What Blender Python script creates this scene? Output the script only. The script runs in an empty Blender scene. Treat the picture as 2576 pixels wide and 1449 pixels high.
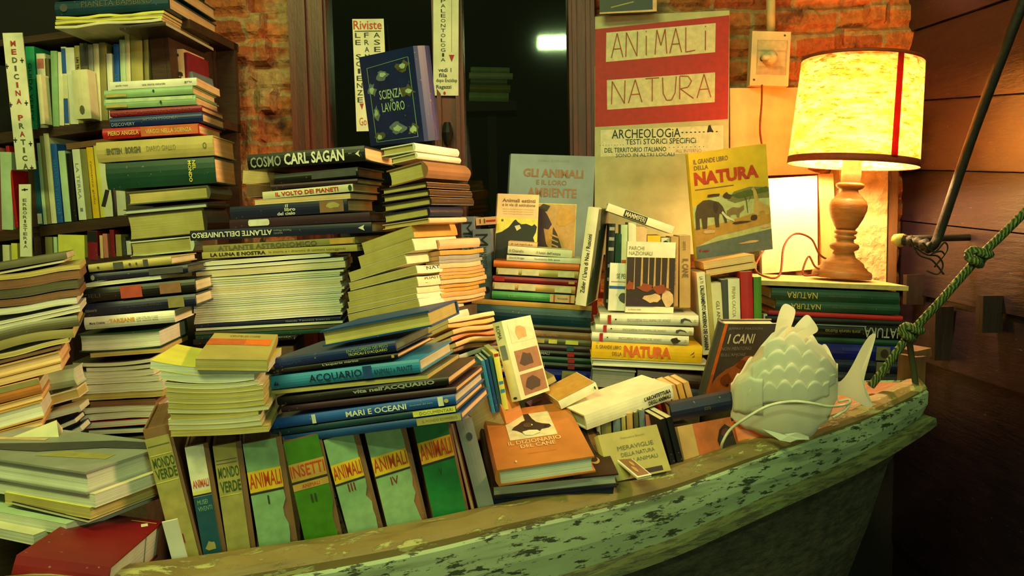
import bpy, bmesh, math, random
import numpy as np
from mathutils import Vector, Matrix, noise

random.seed(7)
SC = bpy.context.scene
COL = SC.collection
V = Vector

# ------------------------------------------------------------------ camera, world, lights, exposure
FPX = 2050.0
CAM = V((0.0, 0.0, 1.40))
PITCH, ROLL = math.radians(4.87), math.radians(1.1)
FWD = V((0, math.cos(PITCH), -math.sin(PITCH)))
_r0, _u0 = V((1, 0, 0)), V((0, math.sin(PITCH), math.cos(PITCH)))
CRIGHT = _r0 * math.cos(ROLL) - _u0 * math.sin(ROLL)
CUP = _r0 * math.sin(ROLL) + _u0 * math.cos(ROLL)
cd = bpy.data.cameras.new('camera'); cam = bpy.data.objects.new('camera', cd); COL.objects.link(cam)
cd.sensor_width = 36.0; cd.lens = FPX / 2576 * 36.0; cd.clip_start = 0.05
m = Matrix((CRIGHT, CUP, -FWD)).transposed().to_4x4(); m.translation = CAM
cam.matrix_world = m
SC.camera = cam

SC.view_settings.view_transform = 'Standard'
SC.view_settings.look = 'None'
SC.view_settings.gamma = 1.0
SC.view_settings.exposure = 0.0
SC.view_settings.use_curve_mapping = False

world = bpy.data.worlds.new('world'); SC.world = world; world.use_nodes = True
bg = world.node_tree.nodes['Background']
bg.inputs[0].default_value = (0.55, 0.62, 0.22, 1); bg.inputs[1].default_value = 0.06


def light(name, kind, loc, energy, color, target=None, **kw):
    d = bpy.data.lights.new(name, kind); d.energy = energy; d.color = color
    for k, v in kw.items():
        setattr(d, k, v)
    o = bpy.data.objects.new(name, d); COL.objects.link(o); o.location = loc
    if target is not None:
        o.rotation_euler = (V(target) - V(loc)).to_track_quat('-Z', 'Y').to_euler()
    return o


# the greenish fluorescent ceiling lamps of the shop, behind and to the left of the viewer
light('ceiling_fluorescent_light', 'AREA', (-0.85, -0.2, 3.15), 56.0, (0.86, 1.0, 0.30), (-0.25, 1.4, 1.05),
      shape='RECTANGLE', size=1.3, size_y=0.35)
light('ceiling_fluorescent_light', 'AREA', (0.425, -0.6, 2.58), 13.0, (0.70, 1.0, 0.42), (0.4, 1.4, 0.9),
      shape='RECTANGLE', size=0.42, size_y=0.08)


light('shop_lamp_light', 'AREA', (1.25, -1.3, 1.75), 14.0, (0.74, 1.0, 0.48), (0.2, 1.4, 0.95), shape='DISK', size=0.5)
# a warm bulb of the shop out of the picture on the right, high up
light('warm_shop_light', 'AREA', (1.12, 1.30, 2.05), 7.0, (1.0, 0.62, 0.28), (-0.6, 1.75, 1.30), shape='DISK', size=0.14, spread=math.radians(72))

# ------------------------------------------------------------------ pixels of the 2576x1449 frame to points
def ray(px, py):
    return CRIGHT * ((px - 1288.0) / FPX) + CUP * ((724.5 - py) / FPX) + FWD


def P(px, py, Y):
    r = ray(px, py)
    return CAM + r * (Y / r.y)


def proj(p):
    d = p - CAM
    z = d.dot(FWD)
    return 1288.0 + FPX * d.dot(CRIGHT) / z, 724.5 - FPX * d.dot(CUP) / z


class Plane:
    """an upright plane through a point, turned by yaw"""
    def __init__(s, px, py, Y, yaw):
        s.o = P(px, py, Y); a = math.radians(yaw)
        s.R = V((math.cos(a), math.sin(a), 0)); s.D = V((-math.sin(a), math.cos(a), 0)); s.U = V((0, 0, 1))

    def at(s, px, py):
        r = ray(px, py)
        return CAM + r * ((s.o - CAM).dot(s.D) / r.dot(s.D))

    def back(s, dd):
        q = Plane.__new__(Plane); q.o = s.o + s.D * dd; q.R, q.D, q.U = s.R, s.D, s.U
        return q


def quad_pose(c, Y, lean=0.0, yaw=0.0, roll=0.0):
    """the rectangle in space whose corners TL, TR, BR, BL show at four pixels, its middle at depth Y"""
    c = np.array(c, float)
    l, yw, rl = map(math.radians, (lean, yaw, roll))
    B = Matrix.Rotation(yw, 3, 'Z') @ Matrix.Rotation(-l, 3, 'X') @ Matrix.Rotation(-rl, 3, 'Y')
    mid = c.mean(axis=0)
    sc = Y / FPX
    w0 = (np.linalg.norm(c[1] - c[0]) + np.linalg.norm(c[2] - c[3])) / 2 * sc
    h0 = (np.linalg.norm(c[3] - c[0]) + np.linalg.norm(c[2] - c[1])) / 2 * sc / max(0.35, math.cos(l))
    x = np.array([0, 0, 0, math.log(w0), math.log(h0), 0, 0], float)

    def build(x):
        rot = Matrix.Rotation(x[2], 3, 'Z') @ Matrix.Rotation(x[0], 3, 'X') @ Matrix.Rotation(x[1], 3, 'Y') @ B
        R, D, U = rot @ V((1, 0, 0)), rot @ V((0, 1, 0)), rot @ V((0, 0, 1))
        w, h = math.exp(x[3]), math.exp(x[4])
        ctr = P(mid[0] + x[5] * 100, mid[1] + x[6] * 100, Y)
        return R, U, D, w, h, ctr

    def res(x):
        R, U, D, w, h, ctr = build(x)
        out = []
        for (sx, sy), q in zip(((-1, 1), (1, 1), (1, -1), (-1, -1)), c):
            a, b = proj(ctr + R * (sx * w / 2) + U * (sy * h / 2))
            out += [a - q[0], b - q[1]]
        return np.array(out + [x[0] * 8, x[1] * 4, x[2] * 8, (x[3] - x[4] - math.log(w0 / h0)) * 4])
    lam = 1.0
    r = res(x)
    for _ in range(60):
        J = np.stack([(res(x + np.eye(7)[i] * 1e-4) - r) / 1e-4 for i in range(7)], axis=1)
        A = J.T @ J
        dx = np.linalg.solve(A + lam * np.diag(np.diag(A) + 1e-6), -J.T @ r)
        r2 = res(x + dx)
        if r2 @ r2 < r @ r:
            x, r, lam = x + dx, r2, lam * 0.4
        else:
            lam *= 4
        if lam > 1e8:
            break
    R, U, D, w, h, ctr = build(x)
    return ctr - R * (w / 2) - U * (h / 2), R, U, D, w, h


# ------------------------------------------------------------------ materials
def lin(c):
    return tuple(((v / 255) / 12.92 if v / 255 <= 0.04045 else ((v / 255 + 0.055) / 1.055) ** 2.4) for v in c[:3]) + (1.0,)


PAL = dict(
    white=(226, 222, 205), cream=(222, 210, 172), ivory=(232, 224, 196), olive=(140, 130, 78), khaki=(176, 160, 92),
    grey=(150, 150, 142), dgrey=(70, 70, 70), black=(18, 17, 18), navy=(24, 28, 58), blue=(34, 84, 168), sky=(44, 130, 178),
    teal=(22, 78, 98), dteal=(20, 56, 72), green=(70, 152, 84), lgreen=(142, 178, 130), pgreen=(186, 206, 168), dgreen=(16, 58, 42),
    vgreen=(74, 128, 26), egreen=(28, 120, 58), jgreen=(38, 150, 104), red=(176, 26, 30), crimson=(132, 22, 44), orange=(226, 112, 34), dorange=(196, 96, 46),
    yellow=(242, 190, 34), lyellow=(226, 214, 92), brown=(98, 60, 38), dbrown=(52, 34, 26), tan=(198, 154, 96), peach=(228, 184, 140),
    purple=(56, 30, 44), bluegrey=(112, 124, 136), pink=(206, 120, 110), ochre=(204, 152, 70), dblue=(14, 36, 92), page=(214, 206, 172),
    wpage=(222, 222, 204), ypage=(202, 184, 112), opage=(236, 202, 150), gold=(210, 180, 90), lbrown=(140, 98, 66), marine=(20, 66, 128),
    kraft=(190, 116, 52), ink=(30, 26, 24), mold=(96, 92, 64), indigo=(20, 24, 120))
_mats = {}


def nodes(name):
    mt = bpy.data.materials.new(name); mt.use_nodes = True
    nt = mt.node_tree
    return mt, nt, nt.nodes['Principled BSDF']


def N(nt, t, **kw):
    n = nt.nodes.new(t)
    for k, v in kw.items():
        if k[0] == 'i' and k[1:].isdigit():
            n.inputs[int(k[1:])].default_value = v
        else:
            setattr(n, k, v)
    return n


def coords(nt, scale=(1, 1, 1), kind='Object', rot=(0, 0, 0)):
    tc = N(nt, 'ShaderNodeTexCoord'); mp = N(nt, 'ShaderNodeMapping')
    mp.inputs['Scale'].default_value = scale; mp.inputs['Rotation'].default_value = rot
    nt.links.new(tc.outputs[kind], mp.inputs[0])
    return mp.outputs[0]


def noise_fac(nt, vec, scale, detail=3, lo=0.35, hi=0.65, rough=0.55):
    n = N(nt, 'ShaderNodeTexNoise'); n.inputs['Scale'].default_value = scale; n.inputs['Detail'].default_value = detail
    n.inputs['Roughness'].default_value = rough
    nt.links.new(vec, n.inputs['Vector'])
    mr = N(nt, 'ShaderNodeMapRange'); mr.inputs[1].default_value = lo; mr.inputs[2].default_value = hi
    nt.links.new(n.outputs[0], mr.inputs[0])
    return mr.outputs[0]


def mixc(nt, fac, a, b):
    mx = N(nt, 'ShaderNodeMix', data_type='RGBA')
    for s, v in ((0, fac), (6, a), (7, b)):
        if hasattr(v, 'links'):
            nt.links.new(v, mx.inputs[s])
        else:
            mx.inputs[s].default_value = v
    return mx.outputs[2]


def bump(nt, bs, h, strength=0.4, dist=0.01):
    b = N(nt, 'ShaderNodeBump'); b.inputs['Strength'].default_value = strength; b.inputs['Distance'].default_value = dist
    nt.links.new(h, b.inputs['Height']); nt.links.new(b.outputs[0], bs.inputs['Normal'])


def shade(c, k):
    return tuple(min(1, v * k) for v in c[:3]) + (1,)


def cover_mat(key, rough=0.42):
    c = PAL[key] if isinstance(key, str) else key
    kk = ('cover', c, rough)
    if kk not in _mats:
        mt, nt, bs = nodes('printed_cover')
        l = lin(c)
        vec = coords(nt)
        f = noise_fac(nt, vec, 14, 4)
        c1 = mixc(nt, f, shade(l, 0.82), shade(l, 1.08))
        scuff = noise_fac(nt, vec, 120, 2, 0.70, 0.78)
        c2 = mixc(nt, scuff, c1, mixc(nt, 0.35, l, (0.5, 0.46, 0.36, 1)))
        nt.links.new(c2, bs.inputs['Base Color']); bs.inputs['Roughness'].default_value = rough
        _mats[kk] = mt
    return _mats[kk]


def page_mat(key):
    c = PAL[key] if isinstance(key, str) else key
    kk = ('page', c)
    if kk not in _mats:
        mt, nt, bs = nodes('page_edges')
        l = lin(c)
        f = noise_fac(nt, coords(nt, (1.5, 1.5, 620)), 1.0, 2, 0.30, 0.62)
        g = noise_fac(nt, coords(nt), 11, 4)
        a = mixc(nt, f, shade(l, 0.72), l)
        b = mixc(nt, g, shade(l, 0.86), (1, 1, 1, 1))
        mx = N(nt, 'ShaderNodeMix', data_type='RGBA', blend_type='MULTIPLY'); mx.inputs[0].default_value = 0.5
        nt.links.new(a, mx.inputs[6]); nt.links.new(b, mx.inputs[7])
        nt.links.new(mx.outputs[2], bs.inputs['Base Color']); bs.inputs['Roughness'].default_value = 0.85
        bump(nt, bs, f, 0.25, 0.001)
        _mats[kk] = mt
    return _mats[kk]


def flat_mat(key, rough=0.6, name='ink'):
    c = PAL[key] if isinstance(key, str) else key
    kk = ('flat', c, rough)
    if kk not in _mats:
        mt, nt, bs = nodes(name)
        l = lin(c)
        nt.links.new(mixc(nt, noise_fac(nt, coords(nt), 60, 3), shade(l, 0.8), l), bs.inputs['Base Color'])
        bs.inputs['Roughness'].default_value = rough
        _mats[kk] = mt
    return _mats[kk]


# ------------------------------------------------------------------ objects
def tag(o, label=None, cat=None, group=None, kind=None):
    for k, v in (('label', label), ('category', cat), ('group', group), ('kind', kind)):
        if v:
            o[k] = v
    return o


def mesh_obj(name, verts, faces, mat, parent=None, smooth=False, M=None):
    """verts in world space; with M (the parent's matrix) they are kept in the parent's own frame"""
    me = bpy.data.meshes.new(name)
    if M is not None:
        Mi = M.inverted()
        verts = [Mi @ V(v) for v in verts]
    me.from_pydata([tuple(v) for v in verts], [], faces)
    me.validate()
    bm = bmesh.new(); bm.from_mesh(me); bmesh.ops.recalc_face_normals(bm, faces=bm.faces); bm.to_mesh(me); bm.free()
    if smooth:
        me.shade_smooth()
    me.materials.append(mat)
    o = bpy.data.objects.new(name, me); COL.objects.link(o)
    if parent is not None:
        o.parent = parent
    return o


def empty(name, M, label, cat, group=None):
    o = bpy.data.objects.new(name, None); COL.objects.link(o)
    o.empty_display_size = 0.03
    o.matrix_world = M
    return tag(o, label, cat, group)


def frame_matrix(o, x, y, z):
    mm = Matrix((x, y, z)).transposed().to_4x4(); mm.translation = o
    return mm


def box(a, b):
    (x0, y0, z0), (x1, y1, z1) = a, b
    v = [(x0, y0, z0), (x1, y0, z0), (x1, y1, z0), (x0, y1, z0), (x0, y0, z1), (x1, y0, z1), (x1, y1, z1), (x0, y1, z1)]
    return v, [(0, 3, 2, 1), (4, 5, 6, 7), (0, 1, 5, 4), (1, 2, 6, 5), (2, 3, 7, 6), (3, 0, 4, 7)]


def obox(P0, R, U, D, w, h, d):
    v, f = box((0, 0, 0), (w, d, h))
    return [P0 + R * a + D * b + U * c for a, b, c in v], f


def tube(pts, rad, seg=8, closed=False):
    pts = [V(p) for p in pts]
    n = len(pts); vs, fs = [], []
    rads = rad if isinstance(rad, (list, tuple)) else [rad] * n
    prev = None
    for i, p in enumerate(pts):
        t = (pts[min(i + 1, n - 1)] - pts[max(i - 1, 0)]).normalized()
        if prev is None:
            a = t.orthogonal().normalized()
        else:
            a = (prev - t * prev.dot(t)).normalized()
        prev = a
        b = t.cross(a)
        for k in range(seg):
            th = 2 * math.pi * k / seg
            vs.append(p + (a * math.cos(th) + b * math.sin(th)) * rads[i])
    for i in range(n - 1):
        for k in range(seg):
            k2 = (k + 1) % seg
            fs.append((i * seg + k, i * seg + k2, (i + 1) * seg + k2, (i + 1) * seg + k))
    fs.append(tuple(range(seg))); fs.append(tuple((n - 1) * seg + k for k in range(seg)))
    return vs, fs


def smooth_path(pts, n=8):
    pts = [V(p) for p in pts]; out = []
    for i in range(len(pts) - 1):
        p0, p1, p2, p3 = pts[max(i - 1, 0)], pts[i], pts[i + 1], pts[min(i + 2, len(pts) - 1)]
        for k in range(n):
            t = k / n
            out.append(0.5 * ((2 * p1) + (p2 - p0) * t + (2 * p0 - 5 * p1 + 4 * p2 - p3) * t * t + (3 * p1 - p0 - 3 * p2 + p3) * t ** 3))
    return out + [pts[-1]]


# ------------------------------------------------------------------ lettering
_txt = {}


def text_shape(s, bold):
    k = (s, bold)
    if k not in _txt:
        cu = bpy.data.curves.new('lettering', 'FONT'); cu.body = s; cu.resolution_u = 2; cu.offset = bold
        o = bpy.data.objects.new('lettering', cu); COL.objects.link(o)
        bpy.context.view_layer.update()
        me = bpy.data.meshes.new_from_object(o.evaluated_get(bpy.context.evaluated_depsgraph_get()))
        vs = [(v.co.x, v.co.y) for v in me.vertices]; fs = [tuple(p.vertices) for p in me.polygons]
        bpy.data.objects.remove(o); bpy.data.curves.remove(cu); bpy.data.meshes.remove(me)
        xs, ys = [v[0] for v in vs], [v[1] for v in vs]
        x0, x1, y0, y1 = min(xs), max(xs), min(ys), max(ys)
        _txt[k] = ([((x - x0) / (x1 - x0 or 1), (y - y0) / (y1 - y0 or 1)) for x, y in vs], fs)
    return _txt[k]


GLYPH = {'A': [[(0, 0), (.5, 1), (1, 0)], [(.18, .36), (.82, .36)]], 'N': [[(0, 0), (.05, 1), (.95, 0), (1, 1)]], 'I': [[(.5, 0), (.5, .8)], [(.5, .95), (.5, 1)]],
         'M': [[(0, 0), (.15, 1), (.5, .35), (.85, 1), (1, 0)]], 'L': [[(.1, 1), (.1, 0), (.9, .04)]], 'T': [[(0, 1), (1, 1)], [(.5, 1), (.5, 0)]],
         'U': [[(0, 1), (.05, .3), (.3, 0), (.65, 0), (.92, .3), (1, 1)]], 'R': [[(0, 0), (0, 1), (.6, .97), (.85, .75), (.6, .5), (.05, .45), (1, 0)]]}


def stroke_text(s, w, aspect):
    """thin hand-drawn capitals in the unit box; w is the stroke width in units of the height"""
    vs, fs = [], []
    n = len(s)
    for i, ch in enumerate(s):
        x0, x1 = (i + 0.1) / n, (i + 0.9) / n
        if ch == 'I':
            x0, x1 = (i + .4) / n, (i + .6) / n
        for st in GLYPH[ch]:
            for (a, b), (c, d) in zip(st, st[1:]):
                p, q = (x0 + (x1 - x0) * a, b), (x0 + (x1 - x0) * c, d)
                dx, dy = (q[0] - p[0]) * aspect, q[1] - p[1]
                l = math.hypot(dx, dy) or 1
                nx, ny = -dy / l * w / 2, dx / l * w / 2
                k = len(vs)
                vs += [(p[0] + nx / aspect, p[1] + ny), (p[0] - nx / aspect, p[1] - ny), (q[0] - nx / aspect, q[1] - ny), (q[0] + nx / aspect, q[1] + ny)]
                fs.append((k, k + 1, k + 2, k + 3))
    return vs, fs


class Book:
    """what is needed to put lettering and pictures on a book: its root, its matrix and the box seen from the front"""
    def __init__(s, root, M, P0, R, U, D, w, h, d, off):
        s.root, s.M, s.P0, s.R, s.U, s.D, s.w, s.h, s.d, s.off = root, M, P0, R, U, D, w, h, d, off
        s.on = next((c for c in root.children if c.name.startswith('cover')), root)

    def face(s, which):
        if which == 'front':
            return s.P0, s.R, s.U, s.w, s.h, -s.D
        if which == 'right':
            return s.P0 + s.R * s.w, s.D, s.U, s.d, s.h, s.R
        if which == 'left':
            return s.P0 + s.D * s.d, -s.D, s.U, s.d, s.h, -s.R
        if which == 'top':
            return s.P0 + s.U * s.h, s.R, s.D, s.w, s.d, s.U

    def u(s, px):
        """fraction along the front face at pixel column px"""
        a, b = proj(s.P0 + s.U * s.h / 2)[0], proj(s.P0 + s.R * s.w + s.U * s.h / 2)[0]
        return (px - a) / (b - a)

    def put(s, verts, faces, key, name, layer=1, which='front', rough=0.6):
        O, a, b, w, h, n = s.face(which)
        off = (s.off if which == 'front' else 0.0) + 0.0005 * layer
        return mesh_obj(name, [O + a * (w * x) + b * (h * y) + n * off for x, y in verts], faces, flat_mat(key, rough), s.on, M=s.M)

    def text(s, st, u0, u1, v0, v1, key='white', rot=0, bold=0.0, px=True, which='front', layer=2, name='title'):
        if px:
            u0, u1 = s.u(u0), s.u(u1)
        vs, fs = text_shape(st, bold)
        if rot == 180:
            vs = [(1 - x, 1 - y) for x, y in vs]
        elif rot == 90:
            vs = [(1 - y, x) for x, y in vs]
        elif rot == -90:
            vs = [(y, 1 - x) for x, y in vs]
        return s.put([(u0 + (u1 - u0) * x, v0 + (v1 - v0) * y) for x, y in vs], fs, key, name, layer, which)

    def rect(s, u0, u1, v0, v1, key, name='spine_label', layer=1, px=False, which='front'):
        if px:
            u0, u1 = s.u(u0), s.u(u1)
        return s.put([(u0, v0), (u1, v0), (u1, v1), (u0, v1)], [(0, 1, 2, 3)], key, name, layer, which)

    def poly(s, pts, key, name='cover_picture', layer=2, box=(0, 1, 0, 1), which='front'):
        u0, u1, v0, v1 = box
        return s.put([(u0 + (u1 - u0) * x, v0 + (v1 - v0) * y) for x, y in pts], [tuple(range(len(pts)))], key, name, layer, which)

    def polys(s, plist, key, name='cover_picture', layer=2, box=(0, 1, 0, 1), which='front'):
        u0, u1, v0, v1 = box
        vs, fs = [], []
        for pts in plist:
            k = len(vs)
            vs += [(u0 + (u1 - u0) * x, v0 + (v1 - v0) * y) for x, y in pts]
            fs.append(tuple(range(k, k + len(pts))))
        return s.put(vs, fs, key, name, layer, which)


def blob(cx, cy, rx, ry, n=12, jag=0.0, seed=0):
    rr = random.Random(seed)
    return [(cx + rx * math.cos(2 * math.pi * k / n) * (1 + rr.uniform(-jag, jag)), cy + ry * math.sin(2 * math.pi * k / n) * (1 + rr.uniform(-jag, jag))) for k in range(n)]


LABELS = {}
MODES = {  # local axes x (spine length), y (spine to fore edge), z (thickness) in terms of the front box R, U, D
    'S': lambda R, U, D: (R, D, U), 'F': lambda R, U, D: (-R, -D, U), 'HR': lambda R, U, D: (D, -R, U), 'HL': lambda R, U, D: (-D, R, U),
    'sS': lambda R, U, D: (U, D, -R), 'sF': lambda R, U, D: (U, -D, R),
    'cL': lambda R, U, D: (U, R, D), 'cR': lambda R, U, D: (-U, -R, D), 'cB': lambda R, U, D: (-R, U, D), 'cT': lambda R, U, D: (R, -U, D)}


def book(P0, R, U, D, w, h, d, mode='S', cover='cream', pages='page', label='book', cat='book', group=None, name='hardback_book',
         soft=False, bulge=None, bend=0.0, wob=0.0, skew=0.0, rough=0.42, seed=None):
    """a book that fills the box P0 + R w + U h + D d; mode says which of its sides faces the viewer"""
    x, y, z = MODES[mode](R, U, D)
    dims = []
    for ax in (x, y, z):
        dims.append(w if abs(ax.dot(R)) > 0.9 else h if abs(ax.dot(U)) > 0.9 else d)
    L, W, T = dims
    org = P0.copy()
    for ax, n in ((x, L), (y, W), (z, T)):
        for e, n2 in ((R, w), (U, h), (D, d)):
            if ax.dot(e) < -0.9:
                org += e * n2
    M = frame_matrix(org, x, y, z)
    root = empty(name, M, label, cat, group)
    t = min(0.0028 if not soft else 0.0007, T * 0.14)
    o = min(0.0035, L * 0.02) if not soft else 0.0004
    sp = t * 1.2
    bu = (min(T * 0.18, 0.006) if not soft else min(T * 0.06, 0.002)) if bulge is None else bulge
    seg = 10 if (bend or wob) else 1
    ss = random.random() * 50 if seed is None else seed

    def lift(px, py):
        u = px / L * 2 - 1
        dz = -bend * (1 - u * u)
        if wob:
            dz += wob * noise.noise(V((px * 14 + ss, py * 14, ss)))
        return dz
    # cover profile in (y, z): a U around the pages, open at the fore edge, the spine bulging outward
    na = 5
    arc_o = [(-bu * math.sin(math.pi * k / na), T - T * k / na) for k in range(na + 1)]
    inner = [(sp, t), (sp, T - t)]
    prof = [(W, T)] + arc_o + [(W, 0), (W, t)] + inner + [(W, T - t)]
    npf = len(prof)
    vs, fs = [], []
    for i in range(seg + 1):
        px = L * i / seg
        for (py, pz) in prof:
            vs.append((px, py + skew * (pz - T / 2), pz + lift(px, py)))
    for i in range(seg):
        for k in range(npf):
            k2 = (k + 1) % npf
            fs.append((i * npf + k, i * npf + k2, (i + 1) * npf + k2, (i + 1) * npf + k))
    for i in (0, seg):
        b = i * npf
        iW0, iW0t, iS0, iS1, iW1 = na + 2, na + 3, na + 4, na + 5, na + 6
        fs.append((b + 0, b + 1, b + iS1, b + iW1))
        fs.append((b + na + 1, b + iW0, b + iW0t, b + iS0))
        fs.append(tuple(b + k for k in range(1, na + 2)) + (b + iS0, b + iS1))
    c = mesh_obj('cover', vs, fs, cover_mat(cover, rough), root)
    # page block
    vs, fs = [], []
    y0, y1 = sp * 0.9, W - o
    dip = min(0.003, T * 0.08) if not soft else 0.0
    pp = [(y0, t), (y1, t), (y1 - dip * 0.8, T * 0.35), (y1 - dip * 0.8, T * 0.65), (y1, T - t), (y0, T - t)]
    nn = len(pp)
    for i in range(seg + 1):
        px = o + (L - 2 * o) * i / seg
        for (py, pz) in pp:
            vs.append((px, py + skew * (pz - T / 2), pz + lift(px, py)))
    for i in range(seg):
        for k in range(nn):
            k2 = (k + 1) % nn
            fs.append((i * nn + k, i * nn + k2, (i + 1) * nn + k2, (i + 1) * nn + k))
    fs.append(tuple(range(nn))); fs.append(tuple(seg * nn + k for k in range(nn)))
    mesh_obj('page_block', vs, fs, page_mat(pages), root)
    off = bu if mode in ('S', 'sS') else 0.0
    return Book(root, M, P0, R, U, D, w, h, d, off)


ORD = ('first second third fourth fifth sixth seventh eighth ninth tenth eleventh twelfth thirteenth fourteenth fifteenth sixteenth seventeenth eighteenth '
       'nineteenth twentieth twenty-first twenty-second twenty-third twenty-fourth twenty-fifth twenty-sixth twenty-seventh twenty-eighth twenty-ninth thirtieth').split()


def lying(pl, xl, yl, xr, yr, h, d, mode='S', back=0.0, **kw):
    TL, TR, BL = pl.at(xl, yl), pl.at(xr, yr), pl.at(xl, yl + h)
    R = (TR - TL).normalized(); D = pl.D; U = R.cross(D)
    th = (TL - BL).dot(U)
    return book(TL - U * th + D * back, R, U, D, (TR - TL).length, th, d, mode, **kw)


def standing(pl, xt, yt, xb, yb, wpx, d, mode='sS', back=0.0, ext=0.0, **kw):
    TL, BL = pl.at(xt, yt), pl.at(xb, yb)
    U = (TL - BL).normalized(); D = pl.D; R = D.cross(U)
    w = (pl.at(xb + wpx, yb) - BL).dot(R)
    BL = BL - U * ext
    return book(BL + D * back, R, U, D, w, (TL - BL).length, d, mode, **kw)


def faceout(c, Y, th, mode='cL', lean=0.0, yaw=0.0, roll=0.0, **kw):
    P0, R, U, D, w, h = quad_pose(c, Y, lean, yaw, roll)
    return book(P0, R, U, D, w, h, th, mode, **kw)


RISERS = []


def riser(pl, xl, xr, y, d, back=0.0, z0=0.32):
    """where a pile is held up out of sight: a plain timber block between the boat's deck and the pile"""
    a, b = pl.at(xl, y), pl.at(xr, y)
    z1 = min(a.z, b.z) - 0.004
    RISERS.append((a + pl.D * back, b + pl.D * back, pl.D, d, z0, z1))


def settle(rows):
    """trim the rows of a pile so that no book reaches into the one below it"""
    rows = [list(r) for r in rows]
    for a, b in zip(rows, rows[1:]):
        x0, x1 = max(a[0], b[0]), min(a[2], b[2])
        f = lambda r, x: r[1] + (r[3] - r[1]) * (x - r[0]) / (r[2] - r[0])
        pen = max(f(a, x) + a[4] - f(b, x) for x in (x0, x1)) + 0.5
        if pen > 0:
            ta = min(pen * .5, a[4] * .45); tb = min(pen - ta, b[4] * .5)
            a[4] -= ta; b[1] += tb; b[3] += tb; b[4] -= tb
    return rows


def stack(pl, rows, where, group, d=0.2, soft=False, cat='book'):
    """rows from the top down: xl, yl, xr, yr, h, mode, cover, pages, words, options"""
    out = []
    rows = settle(rows)
    sd = random.random() * 40
    for i, r in enumerate(rows):
        xl, yl, xr, yr, h, mode, cover, pages, words = r[:9]
        kw = dict(r[9]) if len(r) > 9 else {}
        dd = kw.pop('d', d); sf = kw.pop('soft', soft)
        lab = words if kw.pop('full', False) else f"{words}, {ORD[i]} down in the {where}"
        nm = kw.pop('name', 'paperback_book' if sf else 'hardback_book')
        out.append(lying(pl, xl, yl, xr, yr, h, dd, mode, cover=cover, pages=pages, label=lab, cat=kw.pop('cat', cat), group=group, name=nm, soft=sf, seed=sd, **kw))
    return out


def row(pl, line, rows, where, group, d=0.14, ext=0.0, back=0.0):
    """standing books: xt, yt, xb, width, cover, words, options; feet on the line (x0,y0)-(x1,y1)"""
    (x0, y0), (x1, y1) = line
    out = []
    for i, r in enumerate(rows):
        xt, yt, xb, w, cover, words = r[:6]
        kw = dict(r[6]) if len(r) > 6 else {}
        yb = kw.pop('yb', y0 + (y1 - y0) * (xb - x0) / (x1 - x0))
        lab = words if kw.pop('full', False) else f"{words}, {ORD[i]} from the left {where}"
        sf = kw.pop('soft', True)
        out.append(standing(pl, xt, yt, xb, yb, w * 0.94, kw.pop('d', d), kw.pop('mode', 'sS'), kw.pop('back', back), kw.pop('ext', ext), cover=cover,
                            pages=kw.pop('pages', 'page'), label=lab, cat='book', group=group, name='paperback_book' if sf else 'hardback_book', soft=sf, **kw))
    return out
# ------------------------------------------------------------------ the setting
WY = 2.50                                     # the back wall
XR = P(2262, 600, WY).x                       # the wooden wall on the right


def structure(o):
    o['kind'] = 'structure'
    return o


def brick_mat():
    mt, nt, bs = nodes('old_bricks')
    vec = coords(nt)
    sx = N(nt, 'ShaderNodeSeparateXYZ'); cx = N(nt, 'ShaderNodeCombineXYZ')
    nt.links.new(vec, sx.inputs[0]); nt.links.new(sx.outputs[0], cx.inputs[0]); nt.links.new(sx.outputs[2], cx.inputs[1])
    wob = N(nt, 'ShaderNodeTexNoise'); wob.inputs['Scale'].default_value = 9
    nt.links.new(vec, wob.inputs['Vector'])
    va = N(nt, 'ShaderNodeVectorMath', operation='MULTIPLY_ADD'); va.inputs[1].default_value = (.035, .035, 0)
    nt.links.new(wob.outputs['Color'], va.inputs[0]); nt.links.new(cx.outputs[0], va.inputs[2])
    br = N(nt, 'ShaderNodeTexBrick')
    nt.links.new(va.outputs[0], br.inputs['Vector'])
    br.inputs['Color1'].default_value = lin((164, 78, 40)); br.inputs['Color2'].default_value = lin((208, 122, 66)); br.inputs['Mortar'].default_value = lin((176, 140, 98))
    for k, v in (('Scale', 1.0), ('Mortar Size', .008), ('Mortar Smooth', .4), ('Bias', 0), ('Brick Width', .25), ('Row Height', .072)):
        br.inputs[k].default_value = v
    pl = noise_fac(nt, vec, 5, 5, .54, .62)
    c = mixc(nt, pl, br.outputs['Color'], lin((190, 150, 104)))
    dk = noise_fac(nt, vec, 7.3, 5, .58, .70)
    c = mixc(nt, dk, c, lin((74, 34, 22)))
    spk = noise_fac(nt, vec, 55, 4, .35, .7)
    mx = N(nt, 'ShaderNodeMix', data_type='RGBA', blend_type='MULTIPLY'); mx.inputs[0].default_value = .7
    nt.links.new(c, mx.inputs[6]); nt.links.new(mixc(nt, spk, (.45, .40, .36, 1), (1, 1, 1, 1)), mx.inputs[7])
    nt.links.new(mx.outputs[2], bs.inputs['Base Color']); bs.inputs['Roughness'].default_value = .9
    bump(nt, bs, spk, .6, .006)
    return mt


BRICK = brick_mat()


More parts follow.
